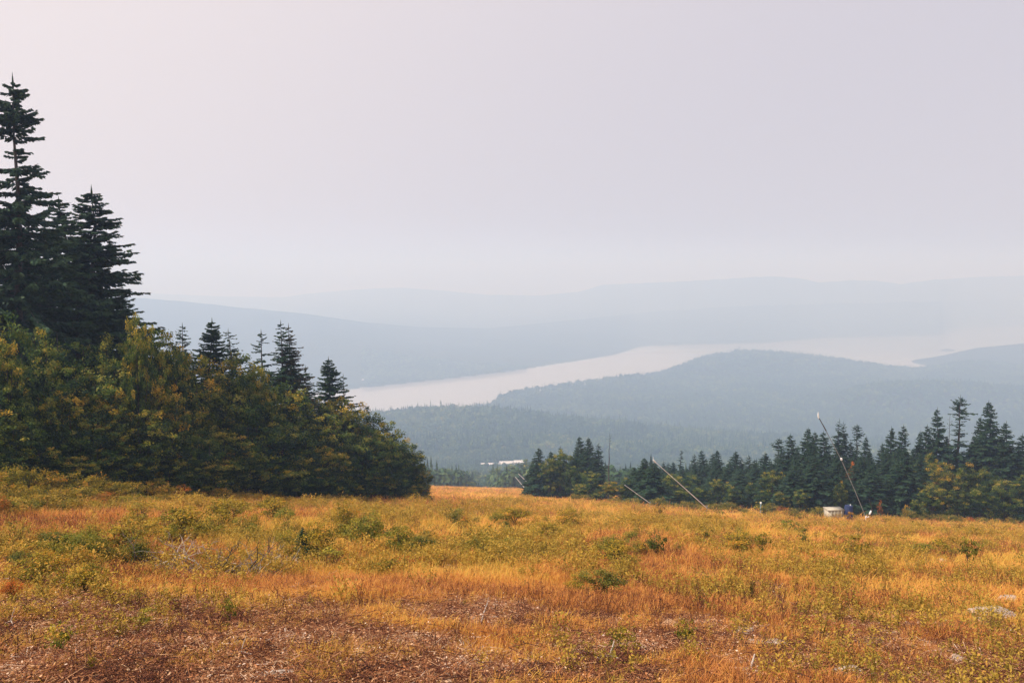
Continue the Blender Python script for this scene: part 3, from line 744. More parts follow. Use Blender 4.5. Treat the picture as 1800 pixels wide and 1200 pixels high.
def gpt(px, py):
    """ground point seen at a photo pixel"""
    ys = np.geomspace(5, 230, 1500); t = float(t_of(py)); z = -t * ys; xs = x_of(px, ys, z); g = terr(xs, ys)
    k = np.argmax(g > z)
    if not (g > z).any(): k = -1
    return float(xs[k]), float(ys[k])
STN = [(480, 1196, 46, 12, 'broad flat pale stone cut by the bottom edge left of centre'), (1485, 1190, 36, 14, 'large pale domed stone at the bottom right'),
       (1305, 1112, 22, 9, 'pale stone on the bare patch at lower right, highest of the group'), (1278, 1140, 11, 9, 'small roundish stone left of the lower right group'),
       (1330, 1136, 17, 11, 'rounded tan stone right of the lower right group'), (1238, 1072, 15, 6, 'flat stone in grass above the lower right group'),
       (1002, 1004, 11, 6, 'pale stone above the grey-green clump'), (1656, 990, 9, 8, 'angular white stone at right mid meadow'),
       (1745, 1085, 46, 13, 'wide pale rock slab near the right edge'), (1762, 1062, 30, 10, 'second pale slab behind the wide one near the right edge'),
       (1720, 1092, 14, 7, 'small stone before the wide slab at right'), (1648, 1042, 12, 5, 'small flat stone on the dark patch at right'),
       (1612, 1046, 9, 5, 'small stone left on the dark patch at right'), (1680, 1163, 18, 12, 'tan stone half hidden in grass at lower right'),
       (1535, 1130, 20, 8, 'pale stone in litter left of the tall lower right grass'), (1548, 1112, 14, 6, 'small pale stone in litter at lower right'),
       (808, 1166, 14, 10, 'grey rounded stone at the bottom centre'), (935, 1156, 9, 9, 'small upright stone at the bottom centre'),
       (1015, 1152, 20, 8, 'flat pale stone on the dark litter, bottom centre'), (1014, 1175, 8, 5, 'little stone below the flat pale bottom centre one'),
       (555, 1134, 7, 6, 'small white stone on bare ground left of centre'), (203, 1143, 9, 4, 'small white stone at lower left'), (408, 1152, 10, 6, 'small pinkish stone at lower left ground'),
       (285, 1040, 12, 6, 'small stone in front of the brush heap'), (560, 1035, 18, 5, 'flat pale stone on the rusty ground'), (1106, 1071, 9, 5, 'small stone right below the grey-green clump'),
       (20, 1192, 40, 10, 'flat pale rock at the bottom left corner'), (1365, 1134, 22, 7, 'low pale stone right of the rounded tan one'), (1310, 1196, 14, 6, 'small stone at the bottom edge right of the log piece'),
       (325, 900, 10, 7, 'white stone in the bushes below the left forest'), (1765, 962, 8, 5, 'tiny white stone near the right edge'), (22, 999, 9, 6, 'dark stump-like stone in the red grass at left'),
       (1180, 1000, 9, 5, 'small stone by the dark-leaved sapling'), (1390, 990, 7, 4, 'tiny pale stone below the small dark sapling')]
PILE = gpt(345, 1012)
STP = [(*gpt(px, py), w) for px, py, w, h, lb in STN]
def near_stone(x, y):
    k = np.zeros(len(x), bool)
    for sx, sy, w in STP:
        r_ = w * sy / F
        k |= (np.abs(x - sx) < r_ * 1.05 + .03) & (y > sy - .45 - r_) & (y < sy + r_)
    return k
# meadow: where grass, herbs, bare litter
def f_bare(x, y):       # 1 = bare trampled ground
    a = fbm(x / 2.6, y / 1.9, 31, 4); u = x / np.maximum(y, 1)
    nearw = np.clip((17 - y) / 8, 0, 1)
    leftw = np.clip((.05 - u) / .35, 0, 1)
    m = np.clip((a - .555 + .145 * nearw - .1 * np.clip((y - 20) / 12, 0, 1)) * 8, 0, 1)
    left = np.clip((-.04 - u + (a - .5) * .9) / .10, 0, 1) * np.clip((15.5 - y + (a - .5) * 12) / 2.5, 0, 1)
    pile = np.clip(1.3 - np.hypot((x - PILE[0]) / 2.0, (y - PILE[1] - .2) / 1.3), 0, .5) * 2
    return np.maximum(np.maximum(m, left * np.clip((a - .30) * 7, .45, 1)), pile)
def f_patch(x, y): return fbm(x / 6.5 + 40, y / 5.0, 41, 3)

rg = np.random.default_rng(101)
def tuft(r, nb, h, spread, w):
    b = Buf()
    n = nb; base = np.stack([r.normal(0, spread, n), r.normal(0, spread, n), np.full(n, -.02)], -1)
    dr = r.random(n) * 6.283; ln = h * r.uniform(.5, 1.15, n); lean = r.uniform(.08, .6, n)
    dv = np.stack([np.cos(dr), np.sin(dr), np.zeros(n)], -1); sv = np.stack([-np.sin(dr), np.cos(dr), np.zeros(n)], -1)
    p1 = base + dv * (lean * ln * .3)[:, None] + np.array([0, 0, 1]) * (ln * .6)[:, None]
    p2 = base + dv * (lean * ln * .95)[:, None] + np.array([0, 0, 1]) * (ln * (1 - lean * .25))[:, None]
    v = np.stack([base - sv * w, base + sv * w, p1 + sv * w * .8, p1 - sv * w * .8, p2], 1).reshape(-1, 3)
    i = np.arange(n)[:, None] * 5
    t = r.random(n)
    b.add(v, i + np.array([[0, 1, 2, 3]]), t)
    b.f[3].append(i + np.array([[3, 2, 4]])); b.t[3].append(t)
    return b
bufs = [tuft(rg, 20, .26, .07, .0042) for _ in range(4)] + [tuft(rg, 26, .42, .10, .005) for _ in range(3)]
x, y = sector(rg, 230000, 6.2, 118, power=1.55)
pb = f_bare(x, y); pt = f_patch(x, y)
pile = np.hypot((x - PILE[0]) / 1.7, (y - PILE[1] - .1) / 1.1) < 1
clump = fbm(x / .55, y / .55, 95, 2)
keep = rg.random(len(x)) > np.where(pile, 1, pb * np.clip(.98 - (clump - .55) * 5, .15, .98))
keep &= ~near_stone(x, y)
x, y, pb, pt = x[keep], y[keep], pb[keep], np.where(pb > .5, pt * .4 + .38, pt)[keep]
z = zarr(x, y)
n_ = len(x)
s = rg.uniform(.6, 1.25, n_) * (1 - .1 * pb) * np.interp(y, [6, 12, 18, 30, 110], [.36, .42, .60, .92, 1.35]) * (.55 + .9 * fbm(x / 1.3, y / 1.3, 91, 2))
wsc = s * np.interp(y, [6, 14, 30, 110], [1.5, 1.5, 1.5, 3.0])
which = np.where(rg.random(n_) < .3 + .3 * (pt > .55), rg.integers(4, 7, n_), rg.integers(0, 4, n_))
it = np.clip((pt - .5) * 3.0 + .46 + rg.normal(0, .13, n_), 0, 1)
# tall forbs stay near their own colour: reddish seed grass at far left
it = np.where((x / y < -.42) & (y > 19) & (y < 34), it * .35, it)
scatter('meadow_grass', bufs, np.stack([x, y, z], -1), np.stack([wsc, wsc, s], -1), np.stack([rg.normal(0, .25, n_), rg.normal(0, .25, n_), rg.random(n_) * 6.28], -1), which, it, M['grass'],
        'golden orange dry grass covering the meadow')

xt, yt = sector(rg, 26000, 108, 330, 690, 1130, 1.2); nt_ = len(xt); st_ = rg.uniform(1.1, 2.0, nt_); ptt = f_patch(xt, yt)
scatter('lower_trail_grass', bufs, np.stack([xt, yt, zarr(xt, yt)], -1), np.stack([st_ * 3.5, st_ * 3.5, st_], -1), np.stack([0 * st_, 0 * st_, rg.random(nt_) * 6.28], -1), rg.integers(0, 7, nt_),
        np.clip((ptt - .5) * 2 + .35 + rg.normal(0, .2, nt_), 0, 1), M['grass'], 'pale golden grass on the lower part of the cleared trail')

# herbs and seedlings between the grass
def sprig(r, h, nl, leaf):
    b = Buf()
    for _ in range(r.integers(2, 5)):
        a = r.random() * 6.28; hh = h * r.uniform(.6, 1.1); tip = np.array([math.cos(a), math.sin(a), 0]) * hh * r.uniform(.1, .5) + np.array([0, 0, hh])
        P_ = np.stack([np.array([0, 0, -.02]), tip * .5 + np.array([0, 0, .04]), tip]); b.tube(P_, [.004, .003, .002], 3, .1, False)
        m = nl; q = r.uniform(.2, 1.05, m)[:, None]; c = tip * q + r.normal(0, .045 * h / .3, (m, 3)) * np.array([1, 1, .6])
        nrm = unit(np.array([0, 0, .8]) + rnd_unit(r, m) * .8); aa = unit(np.cross(nrm, rnd_unit(r, m))); bb = np.cross(nrm, aa); ss = leaf * r.uniform(.6, 1.3, (m, 1))
        b.quads(c, aa * ss, bb * ss * .55, r.random(m))
    return b
bufs = [sprig(rg, .20, 14, .016) for _ in range(3)] + [sprig(rg, .36, 26, .020) for _ in range(3)]
x, y = sector(rg, 75000, 6.5, 100, power=1.3)
ph = fbm(x / 3.5 + 9, y / 3.5, 51, 3)
den = np.clip((ph - .50) * 9, .01, 1) * np.interp(y, [6, 13, 20, 30, 100], [.05, .10, .35, .7, .7])
keep = rg.random(len(x)) < den
x, y, ph = x[keep], y[keep], ph[keep]; n_ = len(x)
s = rg.uniform(.6, 1.5, n_) * np.interp(y, [6, 25, 100], [.8, 1.3, 2.0])
scatter('meadow_herbs', bufs, np.stack([x, y, zarr(x, y)], -1), np.repeat(s[:, None], 3, 1), np.stack([rg.normal(0, .1, n_), rg.normal(0, .1, n_), rg.random(n_) * 6.28], -1),
        rg.integers(0, 6, n_), np.clip(.75 - ph * .5 + rg.normal(0, .2, n_), 0, 1), M['cover'], 'low yellow-green herbs and seedlings growing among the dry grass')

# waist-high brush too dense to count, and dark dry stalks
def brush(r, h, ncl, per, leaf):
    b = Buf()
    for _ in range(ncl):
        a = r.random() * 6.28; q = math.sqrt(r.random()); c = np.array([math.cos(a) * q * h * .75, math.sin(a) * q * h * .75, h * r.uniform(.25, .95) * (1.1 - .5 * q)])
        b.tube(np.stack([[c[0] * .2, c[1] * .2, -.03], c * .6, c]), [.006, .004, .002], 3, 0, False)
        p = c + rnd_unit(r, per) * (r.random((per, 1)) ** .6) * h * .2; t0 = r.random()
        nrm = unit(np.array([0, 0, .7]) + rnd_unit(r, per) * .9); aa = unit(np.cross(nrm, rnd_unit(r, per))); bb = np.cross(nrm, aa); ss = leaf * r.uniform(.6, 1.3, (per, 1))
        b.quads(p, aa * ss, bb * ss * .6, np.clip(t0 + r.normal(0, .2, per), 0, 1))
    return b
bufs = [brush(rg, .75, 24, 16, .034) for _ in range(6)]
x, y = sector(rg, 15000, 15, 112, power=1.15); xb, yb = sector(rg, 5000, 100, 330, 690, 1130, 1.2); x = np.concatenate([x, xb]); y = np.concatenate([y, yb]); ph = fbm(x / 5 + 3, y / 7, 71, 3); u = x / y
keep = rg.random(len(x)) < np.clip((ph - .57 + .08 * (u < .05)) * 8, .015, .7) * np.interp(y, [15, 22, 30], [.15, .6, 1])
keep &= ~((u < -.42) & (y > 19) & (y < 30) & (rg.random(len(x)) < .85))
x, y = x[keep], y[keep]; n_ = len(x); s = rg.uniform(.5, 1.3, n_) * np.interp(y, [15, 40, 112], [.8, 1.15, 1.4])
scatter('meadow_brush', bufs, np.stack([x, y, zarr(x, y)], -1), np.stack([s, s, s * rg.uniform(.7, 1.2, n_)], -1), np.stack([rg.normal(0, .1, n_), rg.normal(0, .1, n_), rg.random(n_) * 6.28], -1),
        rg.integers(0, 5, n_), np.clip(rg.normal(.50, .24, n_), 0, 1), M['cover'], 'yellow-green knee-high brush grown together across the meadow')
def stalk(r):
    b = Buf()
    for _ in range(4):
        p = np.array([r.normal(0, .05), r.normal(0, .05), -.02]); d = np.array([r.normal(0, .15), r.normal(0, .15), 1]); h = r.uniform(.25, .6)
        b.tube(np.stack([p, p + d * h * .5, p + d * h + r.normal(0, .03, 3)]), [.004, .003, .002], 3, .12, False)
        k = 9; q = r.uniform(.55, 1.02, (k, 1)); c = p + d * h * q + r.normal(0, .014, (k, 3)); a = rnd_unit(r, k) * .012; bb = unit(np.cross(a, rnd_unit(r, k))) * .008
        b.quads(c, a, bb, r.uniform(0, .35, k))
    return b
bufs = [stalk(rg) for _ in range(4)]
x, y = sector(rg, 16000, 6.5, 90, power=1.35); keep = (rg.random(len(x)) < np.clip((fbm(x / 3, y / 3, 81, 3) - .45) * 5, .05, 1) * np.interp(y, [6, 14, 22], [.25, .5, 1])) & ~near_stone(x, y); x, y = x[keep], y[keep]; n_ = len(x); s = rg.uniform(.5, 1.3, n_) * np.interp(y, [6, 14, 90], [.5, .8, 1.5])
scatter('dry_stalks', bufs, np.stack([x, y, zarr(x, y)], -1), np.repeat(s[:, None], 3, 1), np.stack([rg.normal(0, .12, n_), rg.normal(0, .12, n_), rg.random(n_) * 6.28], -1),
        rg.integers(0, 4, n_), rg.uniform(0, .5, n_), M['litter'], 'dark dry seed stalks standing in the grass')

# dead leaves, bark chips and twigs
def chip(r, kind):
    b = Buf()
    for _ in range(14):
        c = r.normal(0, .07, (1, 3)) * np.array([[1, 1, .14]]) + np.array([[0, 0, .010]])
        if kind == 'leaf':
            nrm = unit(np.array([[0, 0, 1.0]]) + r.normal(0, .5, (1, 3))); a = unit(np.cross(nrm, rnd_unit(r, 1))); bb = np.cross(nrm, a); ss = r.uniform(.004, .013)
            b.quads(c, a * ss, bb * ss * .6, r.random())
        else:
            a = r.random() * 6.28; L = r.uniform(.015, .06); d = np.array([math.cos(a), math.sin(a), r.normal(0, .15)]) * L
            b.tube(np.stack([c[0] - d, c[0] + d]), [.003, .0015], 3, r.random())
    return b
bufs = [chip(rg, 'leaf') for _ in range(5)] + [chip(rg, 'twig') for _ in range(3)]
x, y = sector(rg, 150000, 6.2, 30, power=1.45)
pb = f_bare(x, y); keep = rg.random(len(x)) < .25 + .75 * pb
x, y = x[keep], y[keep]; n_ = len(x); s = rg.uniform(.7, 1.7, n_)
scatter('leaf_litter', bufs, np.stack([x, y, zarr(x, y) + .004], -1), np.repeat(s[:, None], 3, 1), np.stack([rg.normal(0, .25, n_), rg.normal(0, .25, n_), rg.random(n_) * 6.28], -1),
        rg.integers(0, 8, n_), np.clip(rg.beta(.9, 1.4, n_) + (fbm(x / .7, y / .7, 97, 3) - .5) * 1.3, 0, 1), M['litter'], 'brown dead leaves, twigs and bark chips lying on the bare ground')

# pebbles
def rock_buf(r, n=1, flat=.55):
    b = Buf()
    import bmesh
    bm = bmesh.new(); bmesh.ops.create_icosphere(bm, subdivisions=n + 1, radius=1)
    v = np.array([w.co[:] for w in bm.verts]); f = np.array([[q.index for q in w.verts] for w in bm.faces]); bm.free()
    for _ in range(9):
        d = rnd_unit(r, 1)[0]; c = r.uniform(.55, .95); p = v @ d; v = v - np.maximum(p - c, 0)[:, None] * d
    v = v * (1 + (fbm(v[:, 0] * 2.2 + 9, v[:, 1] * 2.2 + v[:, 2] * 1.7, int(r.integers(99)), 3) - .5)[:, None] * .35 + r.normal(0, .02, (len(v), 1))) * np.array([1, r.uniform(.6, .9), flat * r.uniform(.7, 1.2)])
    b.add(v, f, r.random(len(f)) * .2 + .6); return b
bufs = [rock_buf(rg, 0) for _ in range(4)]
x, y = sector(rg, 9000, 6.2, 24, power=1.5); pb = f_bare(x, y); keep = rg.random(len(x)) < .06 + .6 * pb * (rg.random(len(x)) < .6)
x, y = x[keep], y[keep]; n_ = len(x); s = .009 + rg.gamma(1.2, .015, n_)
scatter('pebbles', bufs, np.stack([x, y, zarr(x, y) + s * .2], -1), np.repeat(s[:, None], 3, 1), np.stack([rg.normal(0, .2, n_), rg.normal(0, .2, n_), rg.random(n_) * 6.28], -1),
        rg.integers(0, 4, n_), rg.uniform(.75, 1, n_), M['litter'], 'small pale stones strewn over the bare ground')

# ------------------------------------------------------------------ forests on the distant slopes
def canopy(r, n, H, R, leaf, conifer=False):
    b = Buf()
    if conifer:
        q = r.random(n); h = H * (.1 + .9 * q); rr = R * (1 - q) * r.uniform(.6, 1.1, n); a = r.random(n) * 6.28
        c = np.stack([rr * np.cos(a), rr * np.sin(a), h], -1); d = unit(np.stack([np.cos(a), np.sin(a), np.full(n, -.5)], -1))
        w = np.stack([-np.sin(a), np.cos(a), 0 * a], -1); s_ = (leaf * (1.2 - q))[:, None]
        b.quads(c, d * s_, w * s_ * .7, np.clip(r.normal(.15, .1, n), 0, 1))
        b.add([[-.25 * R, 0, H * .7], [.25 * R, 0, H * .7], [0, 0, H * 1.05], [0, -.25 * R, H * .7], [0, .25 * R, H * .7]], [[0, 1, 2], [3, 4, 2]], .1)
    else:
        u = rnd_unit(r, n); u[:, 2] = np.abs(u[:, 2]) * 1.1 - .25; c = u * np.array([R, R, H * .5]) * r.uniform(.75, 1.05, (n, 1)) + np.array([0, 0, H * .5])
        nrm = unit(u + rnd_unit(r, n) * .5); a = unit(np.cross(nrm, rnd_unit(r, n))); bb = np.cross(nrm, a); s_ = leaf * r.uniform(.6, 1.2, (n, 1))
        b.quads(c, a * s_, bb * s_ * .8, np.clip(r.normal(.5, .2, n), 0, 1))
    return b
rf = np.random.default_rng(77)
bufs = [canopy(rf, 90, 11, 4.6, 1.3) for _ in range(4)] + [canopy(rf, 60, 15, 2.6, 1.4, True) for _ in range(2)]
def forest(name, n, y0, y1, p0, p1, s0, label, con=.15, excl=None):
    q = rf.random(n); y = np.sqrt(y0 ** 2 + (y1 ** 2 - y0 ** 2) * q); x = (rf.uniform(p0, p1, n) - 900) / F * y * 1.02
    z = zarr(x, y); keep = z > EYE - H_LAKE * FS + 1
    if excl is not None: keep &= ~excl(x, y)
    x, y, z = x[keep], y[keep], z[keep]; m = len(x)
    s = s0 * rf.uniform(.7, 1.3, m); cf = fbm(x / 120, y / 120, 61, 2)
    wh = np.where(rf.random(m) < con + .5 * (cf > .6), rf.integers(4, 6, m), rf.integers(0, 4, m))
    it = np.clip((fbm(x / 90 + 5, y / 90, 62, 3) - .5) * 1.5 + .5 + rf.normal(0, .26, m), 0, 1); it = np.where(wh >= 4, it * .35, it)
    scatter(name, bufs, np.stack([x, y, z - 1.0], -1), np.stack([s, s, s * rf.uniform(.85, 1.2, m)], -1), np.stack([0 * s, 0 * s, rf.random(m) * 6.28], -1), wh, it, M['farforest'], label)
TR = lambda x, y: (np.abs(x - np.interp(y, [0, 120, 250, 420, 600], [0, -2, -9, -17, -20])) < np.interp(y, [200, 420, 600], [14, 6, 5])) & (y < 560)
BLD = lambda x, y: (np.abs(900 + F * x / y - 885) < 46) & (y > BY - 60) & (y < BY + 40)
forest('hillside_forest', 34000, 215, 1260, 560, 1900, .72, 'hazy mixed forest below the meadow', .3, lambda x, y: TR(x, y) | BLD(x, y) | ((900 + F * x / y < 950) & (y < 330)) )
forest('near_hill_forest', 24000, 1260, 2030, 620, 1900, 1.3, 'hazy forest covering the low hill in the middle distance', .12)
forest('ridge_forest', 36000, 2030, 3500, 640, 1900, 1.3, 'bluish forest on the ridge before the lake', .2)

# ------------------------------------------------------------------ snowmaking gear and containers at the meadow edge
M['alu'] = plain('pale_painted_pipe', (.82, .83, .80), .6, .1, 3, 0)
M['steel'] = plain('dark_galvanised_steel', (.22, .23, .22), .5, .25, 5, .3)
M['white'] = plain('white_paint', (.8, .8, .78), .5, .08, 4)
M['cream'] = plain('cream_plastic', (.44, .39, .28), .55, .12, 3)
M['blue'] = plain('blue_plastic', (.006, .018, .075), .75, .2, 3)
M['lblue'] = plain('pale_blue_paint', (.22, .40, .58), .5, .15, 3)
def wpt(px, py, y):
    t = float(t_of(py)); z = -t * y
    return np.array([x_of(px, y, z), y, z + EYE])
def rel(o, p): return np.asarray(p) - np.array(o.location)

def seg(parent, name, pts, rr, mt, n=8):
    b = Buf(); b.tube(np.array(pts), rr, n); return child(parent, name, b.mesh(name, mt, True))
# long white slanting lance
y = 104.; g = wpt(1243, 896, y); g[2] = gz(g[0], g[1]); e = empty('snow_lance', g); tag(e, 'long pale snowmaking lance slanting up leftwards at the right meadow edge', 'snow lance')
top = rel(e, wpt(1149, 809, y - 3)); 
seg(e, 'pole', [(0, 0, .9), top * .97 + np.array([0, 0, .03])], [.06, .04], M['alu'])
seg(e, 'nozzle_head', [top * .965, top * 1.0, top * 1.015], [.10, .11, .05], M['white'])
seg(e, 'base_post', [(0, 0, -.4), (0, 0, 1.3)], .09, M['steel'])
seg(e, 'strut', [(.5, .1, -.2), (.25, .05, .9), top * .06 + np.array([0, 0, .85])], .035, M['steel'])
seg(e, 'drip_pipe', [top * .99, top * .99 + np.array([-.15, 0, .55])], [.025, .02], M['alu'], 5)
# thin lance with H-shaped post
y = 110.; g = wpt(1148, 896, y); g[2] = gz(g[0], g[1]); e = empty('snow_lance', g); tag(e, 'thin grey lance slanting over the golden bush, on a short twin post', 'snow lance')
top = rel(e, wpt(1098, 852, y - 2))
seg(e, 'pole', [(-.3, 0, 1.0), top], [.055, .035], M['alu'])
for sx in (-.45, .4): seg(e, 'post', [(sx, 0, -.3), (sx, 0, 1.35)], .05, M['lblue'])
seg(e, 'crossbar', [(-.45, 0, 1.1), (.4, 0, 1.1)], .035, M['lblue'])
seg(e, 'crossbar', [(-.45, 0, .35), (.4, 0, .35)], .035, M['lblue'])
# leaning tower lance
y = 98.; g = wpt(1524, 912, y); g[2] = gz(g[0], g[1]); e = empty('snow_tower', g); tag(e, 'tall leaning snowmaking tower with white head, foot beside the blue barrel', 'snow tower')
a1 = rel(e, wpt(1478, 806, y)); a2 = rel(e, wpt(1452, 757, y)); top = rel(e, wpt(1440, 735, y))
seg(e, 'mast', [(0, 0, .4), a1 * .5 + np.array([.15, 0, 0]), a1, a2], [.06, .055, .05, .045], M['steel'])
seg(e, 'arm', [a2 - np.array([0, .05, 0]), top], [.075, .05], M['deaddark'])
hd = Buf(); hd.tube(np.stack([top + [-.05, 0, 0], top + [-.12, 0, .25], top + [-.15, 0, .6]]), [.07, .12, .09], 8); hd.tube(np.stack([top + [-.15, 0, .6], top + [-.15, 0, .85]]), [.05, .02], 6)
child(e, 'nozzle_head', hd.mesh('nozzle_head', M['white'], True))
seg(e, 'clamp', [a1 + [.05, -.12, -.12], a1 + [-.02, -.12, .12]], .13, M['white'])
None and seg(e, 'guy_cable', [a2 * .98 + [0, .1, 0], rel(e, wpt(1441, 800, y)) , rel(e, wpt(1420, 806, y + 2)) + [0, 0, -1.2]], .02, M['alu'], 4)
seg(e, 'hose', [(.05, -.2, 3.2), (.5, -.25, 1.9), (.42, -.25, .9), (.2, -.2, .1)], .035, M['deaddark'], 5)
hy = Buf(); hy.tube(np.array([(-.25, -.25, -.2), (-.25, -.25, .9), (-.2, -.25, 1.05)]), [.10, .10, .06], 8); hy.tube(np.array([(-.25, -.25, .75), (.1, -.3, .95)]), .06, 6)
child(e, 'hydrant', hy.mesh('hydrant', M['alu'], True))
seg(e, 'valve', [(.12, -.35, 1.25), (.26, -.38, 1.55), (.3, -.36, 1.75)], [.10, .13, .06], M['white'])
# thin wand above a spruce and small faint lances beside the trail
for (pa, pb_, y, lb) in [((926, 862), (906, 838), 190., 'faint slanting lance left of the right stand, lower of two'), ((930, 850), (911, 832), 215., 'faint slanting lance left of the right stand, upper of two')]:
    g = wpt(*pa, y); g[2] = gz(g[0], g[1]); e = empty('snow_lance', g); tag(e, lb, 'snow lance', 'faint lances by the lower trail')
    tp = rel(e, wpt(*pb_, y)); b0 = rel(e, wpt(*pa, y)); seg(e, 'pole', [b0, tp], [.09, .06], M['alu'], 6); seg(e, 'base_post', [(b0[0], 0, -.3), b0 + [0, 0, .1]], .08, M['steel'], 6)
# tub
y = 99.; g = wpt(1465, 913, y); g[2] = gz(g[0], g[1]); ztop = wpt(1465, 893, y)[2] - g[2]; hw = 15.5 * y / F
e = empty('storage_tub', g, .06); tag(e, 'cream plastic tub with flared rim and brown stain, left of the blue barrel', 'tub')
def frustum(b, w0, d0, z0, w1, d1, z1, tint=.5):
    v = [(sx * w, sy * d, zz) for (w, d, zz) in ((w0, d0, z0), (w1, d1, z1)) for sy in (-1, 1) for sx in (-1, 1)]
    b.add(v, [(0, 2, 3, 1), (4, 5, 7, 6), (0, 1, 5, 4), (2, 6, 7, 3), (0, 4, 6, 2), (1, 3, 7, 5)], tint)
b = Buf(); frustum(b, hw * .82, .55, 0, hw * .95, .66, ztop - .12); child(e, 'tub_body', b.mesh('tub_body', M['cream']))
b = Buf(); frustum(b, hw * .99, .70, ztop - .12, hw * 1.02, .73, ztop); child(e, 'rim', b.mesh('rim', M['cream']))
for sx in (-.6, -.2, .2, .6):
    b = Buf(); frustum(b, .035, .03, .1, .035, .03, ztop - .15); c = child(e, 'rib', b.mesh('rib', M['cream'])); c.location = (sx * hw, -.62, 0); c.rotation_euler = (.06, 0, 0)
# barrel
g = wpt(1491, 914, 98.5); g[2] = gz(g[0], g[1]); e = empty('barrel', g); tag(e, 'dark blue plastic barrel right of the cream tub', 'barrel')
zt_ = wpt(1489, 893, 97.5)[2] - g[2]; r_ = 7.5 * 97.5 / F
b = Buf(); b.tube(np.array([(0, 0, q * zt_) for q in (-.05, .02, .3, .33, .36, .64, .67, .7, .95, .99)]), np.array([.93, 1, 1, 1.05, 1, 1, 1.05, 1, .98, .88]) * r_, 20); child(e, 'drum', b.mesh('drum', M['blue'], True))
b = Buf(); b.tube(np.array([(0, 0, zt_ * .985), (0, 0, zt_ * 1.03)]), [r_ * .93, r_ * .9], 20); child(e, 'lid', b.mesh('lid', M['blue']))
b = Buf(); b.tube(np.array([(r_ * .4, 0, zt_ * 1.02), (r_ * .4, 0, zt_ * 1.1)]), [.06, .06], 8); child(e, 'bung', b.mesh('bung', M['white']))
# blue post
g = wpt(1337, 902, 105.); g[2] = gz(g[0], g[1]); e = empty('hydrant_post', g); tag(e, 'short pale blue hydrant post against the dark trees', 'hydrant')
zt_ = wpt(1337, 882, 105.)[2] - g[2]
seg(e, 'standpipe', [(0, 0, -.2), (0, 0, zt_ * .9)], .09, M['lblue']); seg(e, 'cap', [(0, 0, zt_ * .9), (0, 0, zt_)], [.14, .10], M['white']); seg(e, 'outlet', [(0, -.02, zt_ * .7), (.3, -.1, zt_ * .72)], .06, M['lblue'])

# ------------------------------------------------------------------ buildings in the valley
M['roofw'] = plain('pale_metal_roof', (.62, .60, .58), .5, .06, .5)
M['wallw'] = plain('pale_siding', (.66, .58, .52), .8, .1, .4)
M['glassd'] = plain('dark_windows', (.05, .06, .07), .2, .1, 1)
def building(px, py, y, L, Dp, Hh, rz, label, group='pale buildings in the valley', nw=6, roofm=None, wallm=None):
    ys = np.linspace(y * .75, y * 1.6, 600); t = float(t_of(py)); xs = x_of(px, ys, -t * ys); kk = int(np.argmax(terr(xs, ys) > -t * ys)); y = ys[kk]
    p = wpt(px, py, y); g0 = gz(p[0], p[1]); base = g0
    e = empty('lodge_building', (p[0], p[1], g0), rz); tag(e, label, 'building', group)
    lift = max(base - g0, 0)
    w = Buf(); w.box(-L / 2, L / 2, -Dp / 2, Dp / 2, -3, lift + Hh * .55); child(e, 'wall', w.mesh('wall', wallm or M['wallw']))
    zt = lift + Hh * .55; r = Buf(); o2 = .8
    v = [(-L / 2 - o2, -Dp / 2 - o2, zt), (L / 2 + o2, -Dp / 2 - o2, zt), (L / 2 + o2, Dp / 2 + o2, zt), (-L / 2 - o2, Dp / 2 + o2, zt), (-L / 2 - o2, 0, lift + Hh), (L / 2 + o2, 0, lift + Hh)]
    r.add(v, [(0, 1, 5, 4), (2, 3, 4, 5)]); r.add(v, [(3, 0, 4), (1, 2, 5)]); child(e, 'roof', r.mesh('roof', roofm or M['roofw']))
    for i in range(nw):
        b = Buf(); cx = -L / 2 + (i + .5) * L / nw; b.box(cx - .7, cx + .7, -Dp / 2 - .06, -Dp / 2 + .1, zt - 2.2, zt - .9); child(e, 'window', b.mesh('window', M['glassd']))
    return e
building(861, 821, 970, 24, 11, 6.5, .06, 'long white-roofed building in the valley, left of the pinkish one')
building(890, 819, 970, 18, 11, 7.5, .08, 'pinkish white building in the valley, middle of three')
building(912, 815, 970, 14, 10, 5.5, .12, 'small pale building in the valley nearest the right stand')
building(753, 829, 910, 5, 6, 5, 0, 'tiny white hut in the haze beside the left forest', nw=1)
building(784, 826, 910, 8, 7, 6, 0, 'tiny white house in the haze between forest edge and lodge', nw=2)
for i, (px, py) in enumerate([(722, 640), (742, 637), (775, 640), (812, 638), (835, 641), (640, 667), (900, 645)]):
    building(px, py + 1, 2950, 14, 11, 6, .2 * i, 'pale speck of a far-shore building, %s from the left' % ords[i], 'far-shore buildings', nw=2)

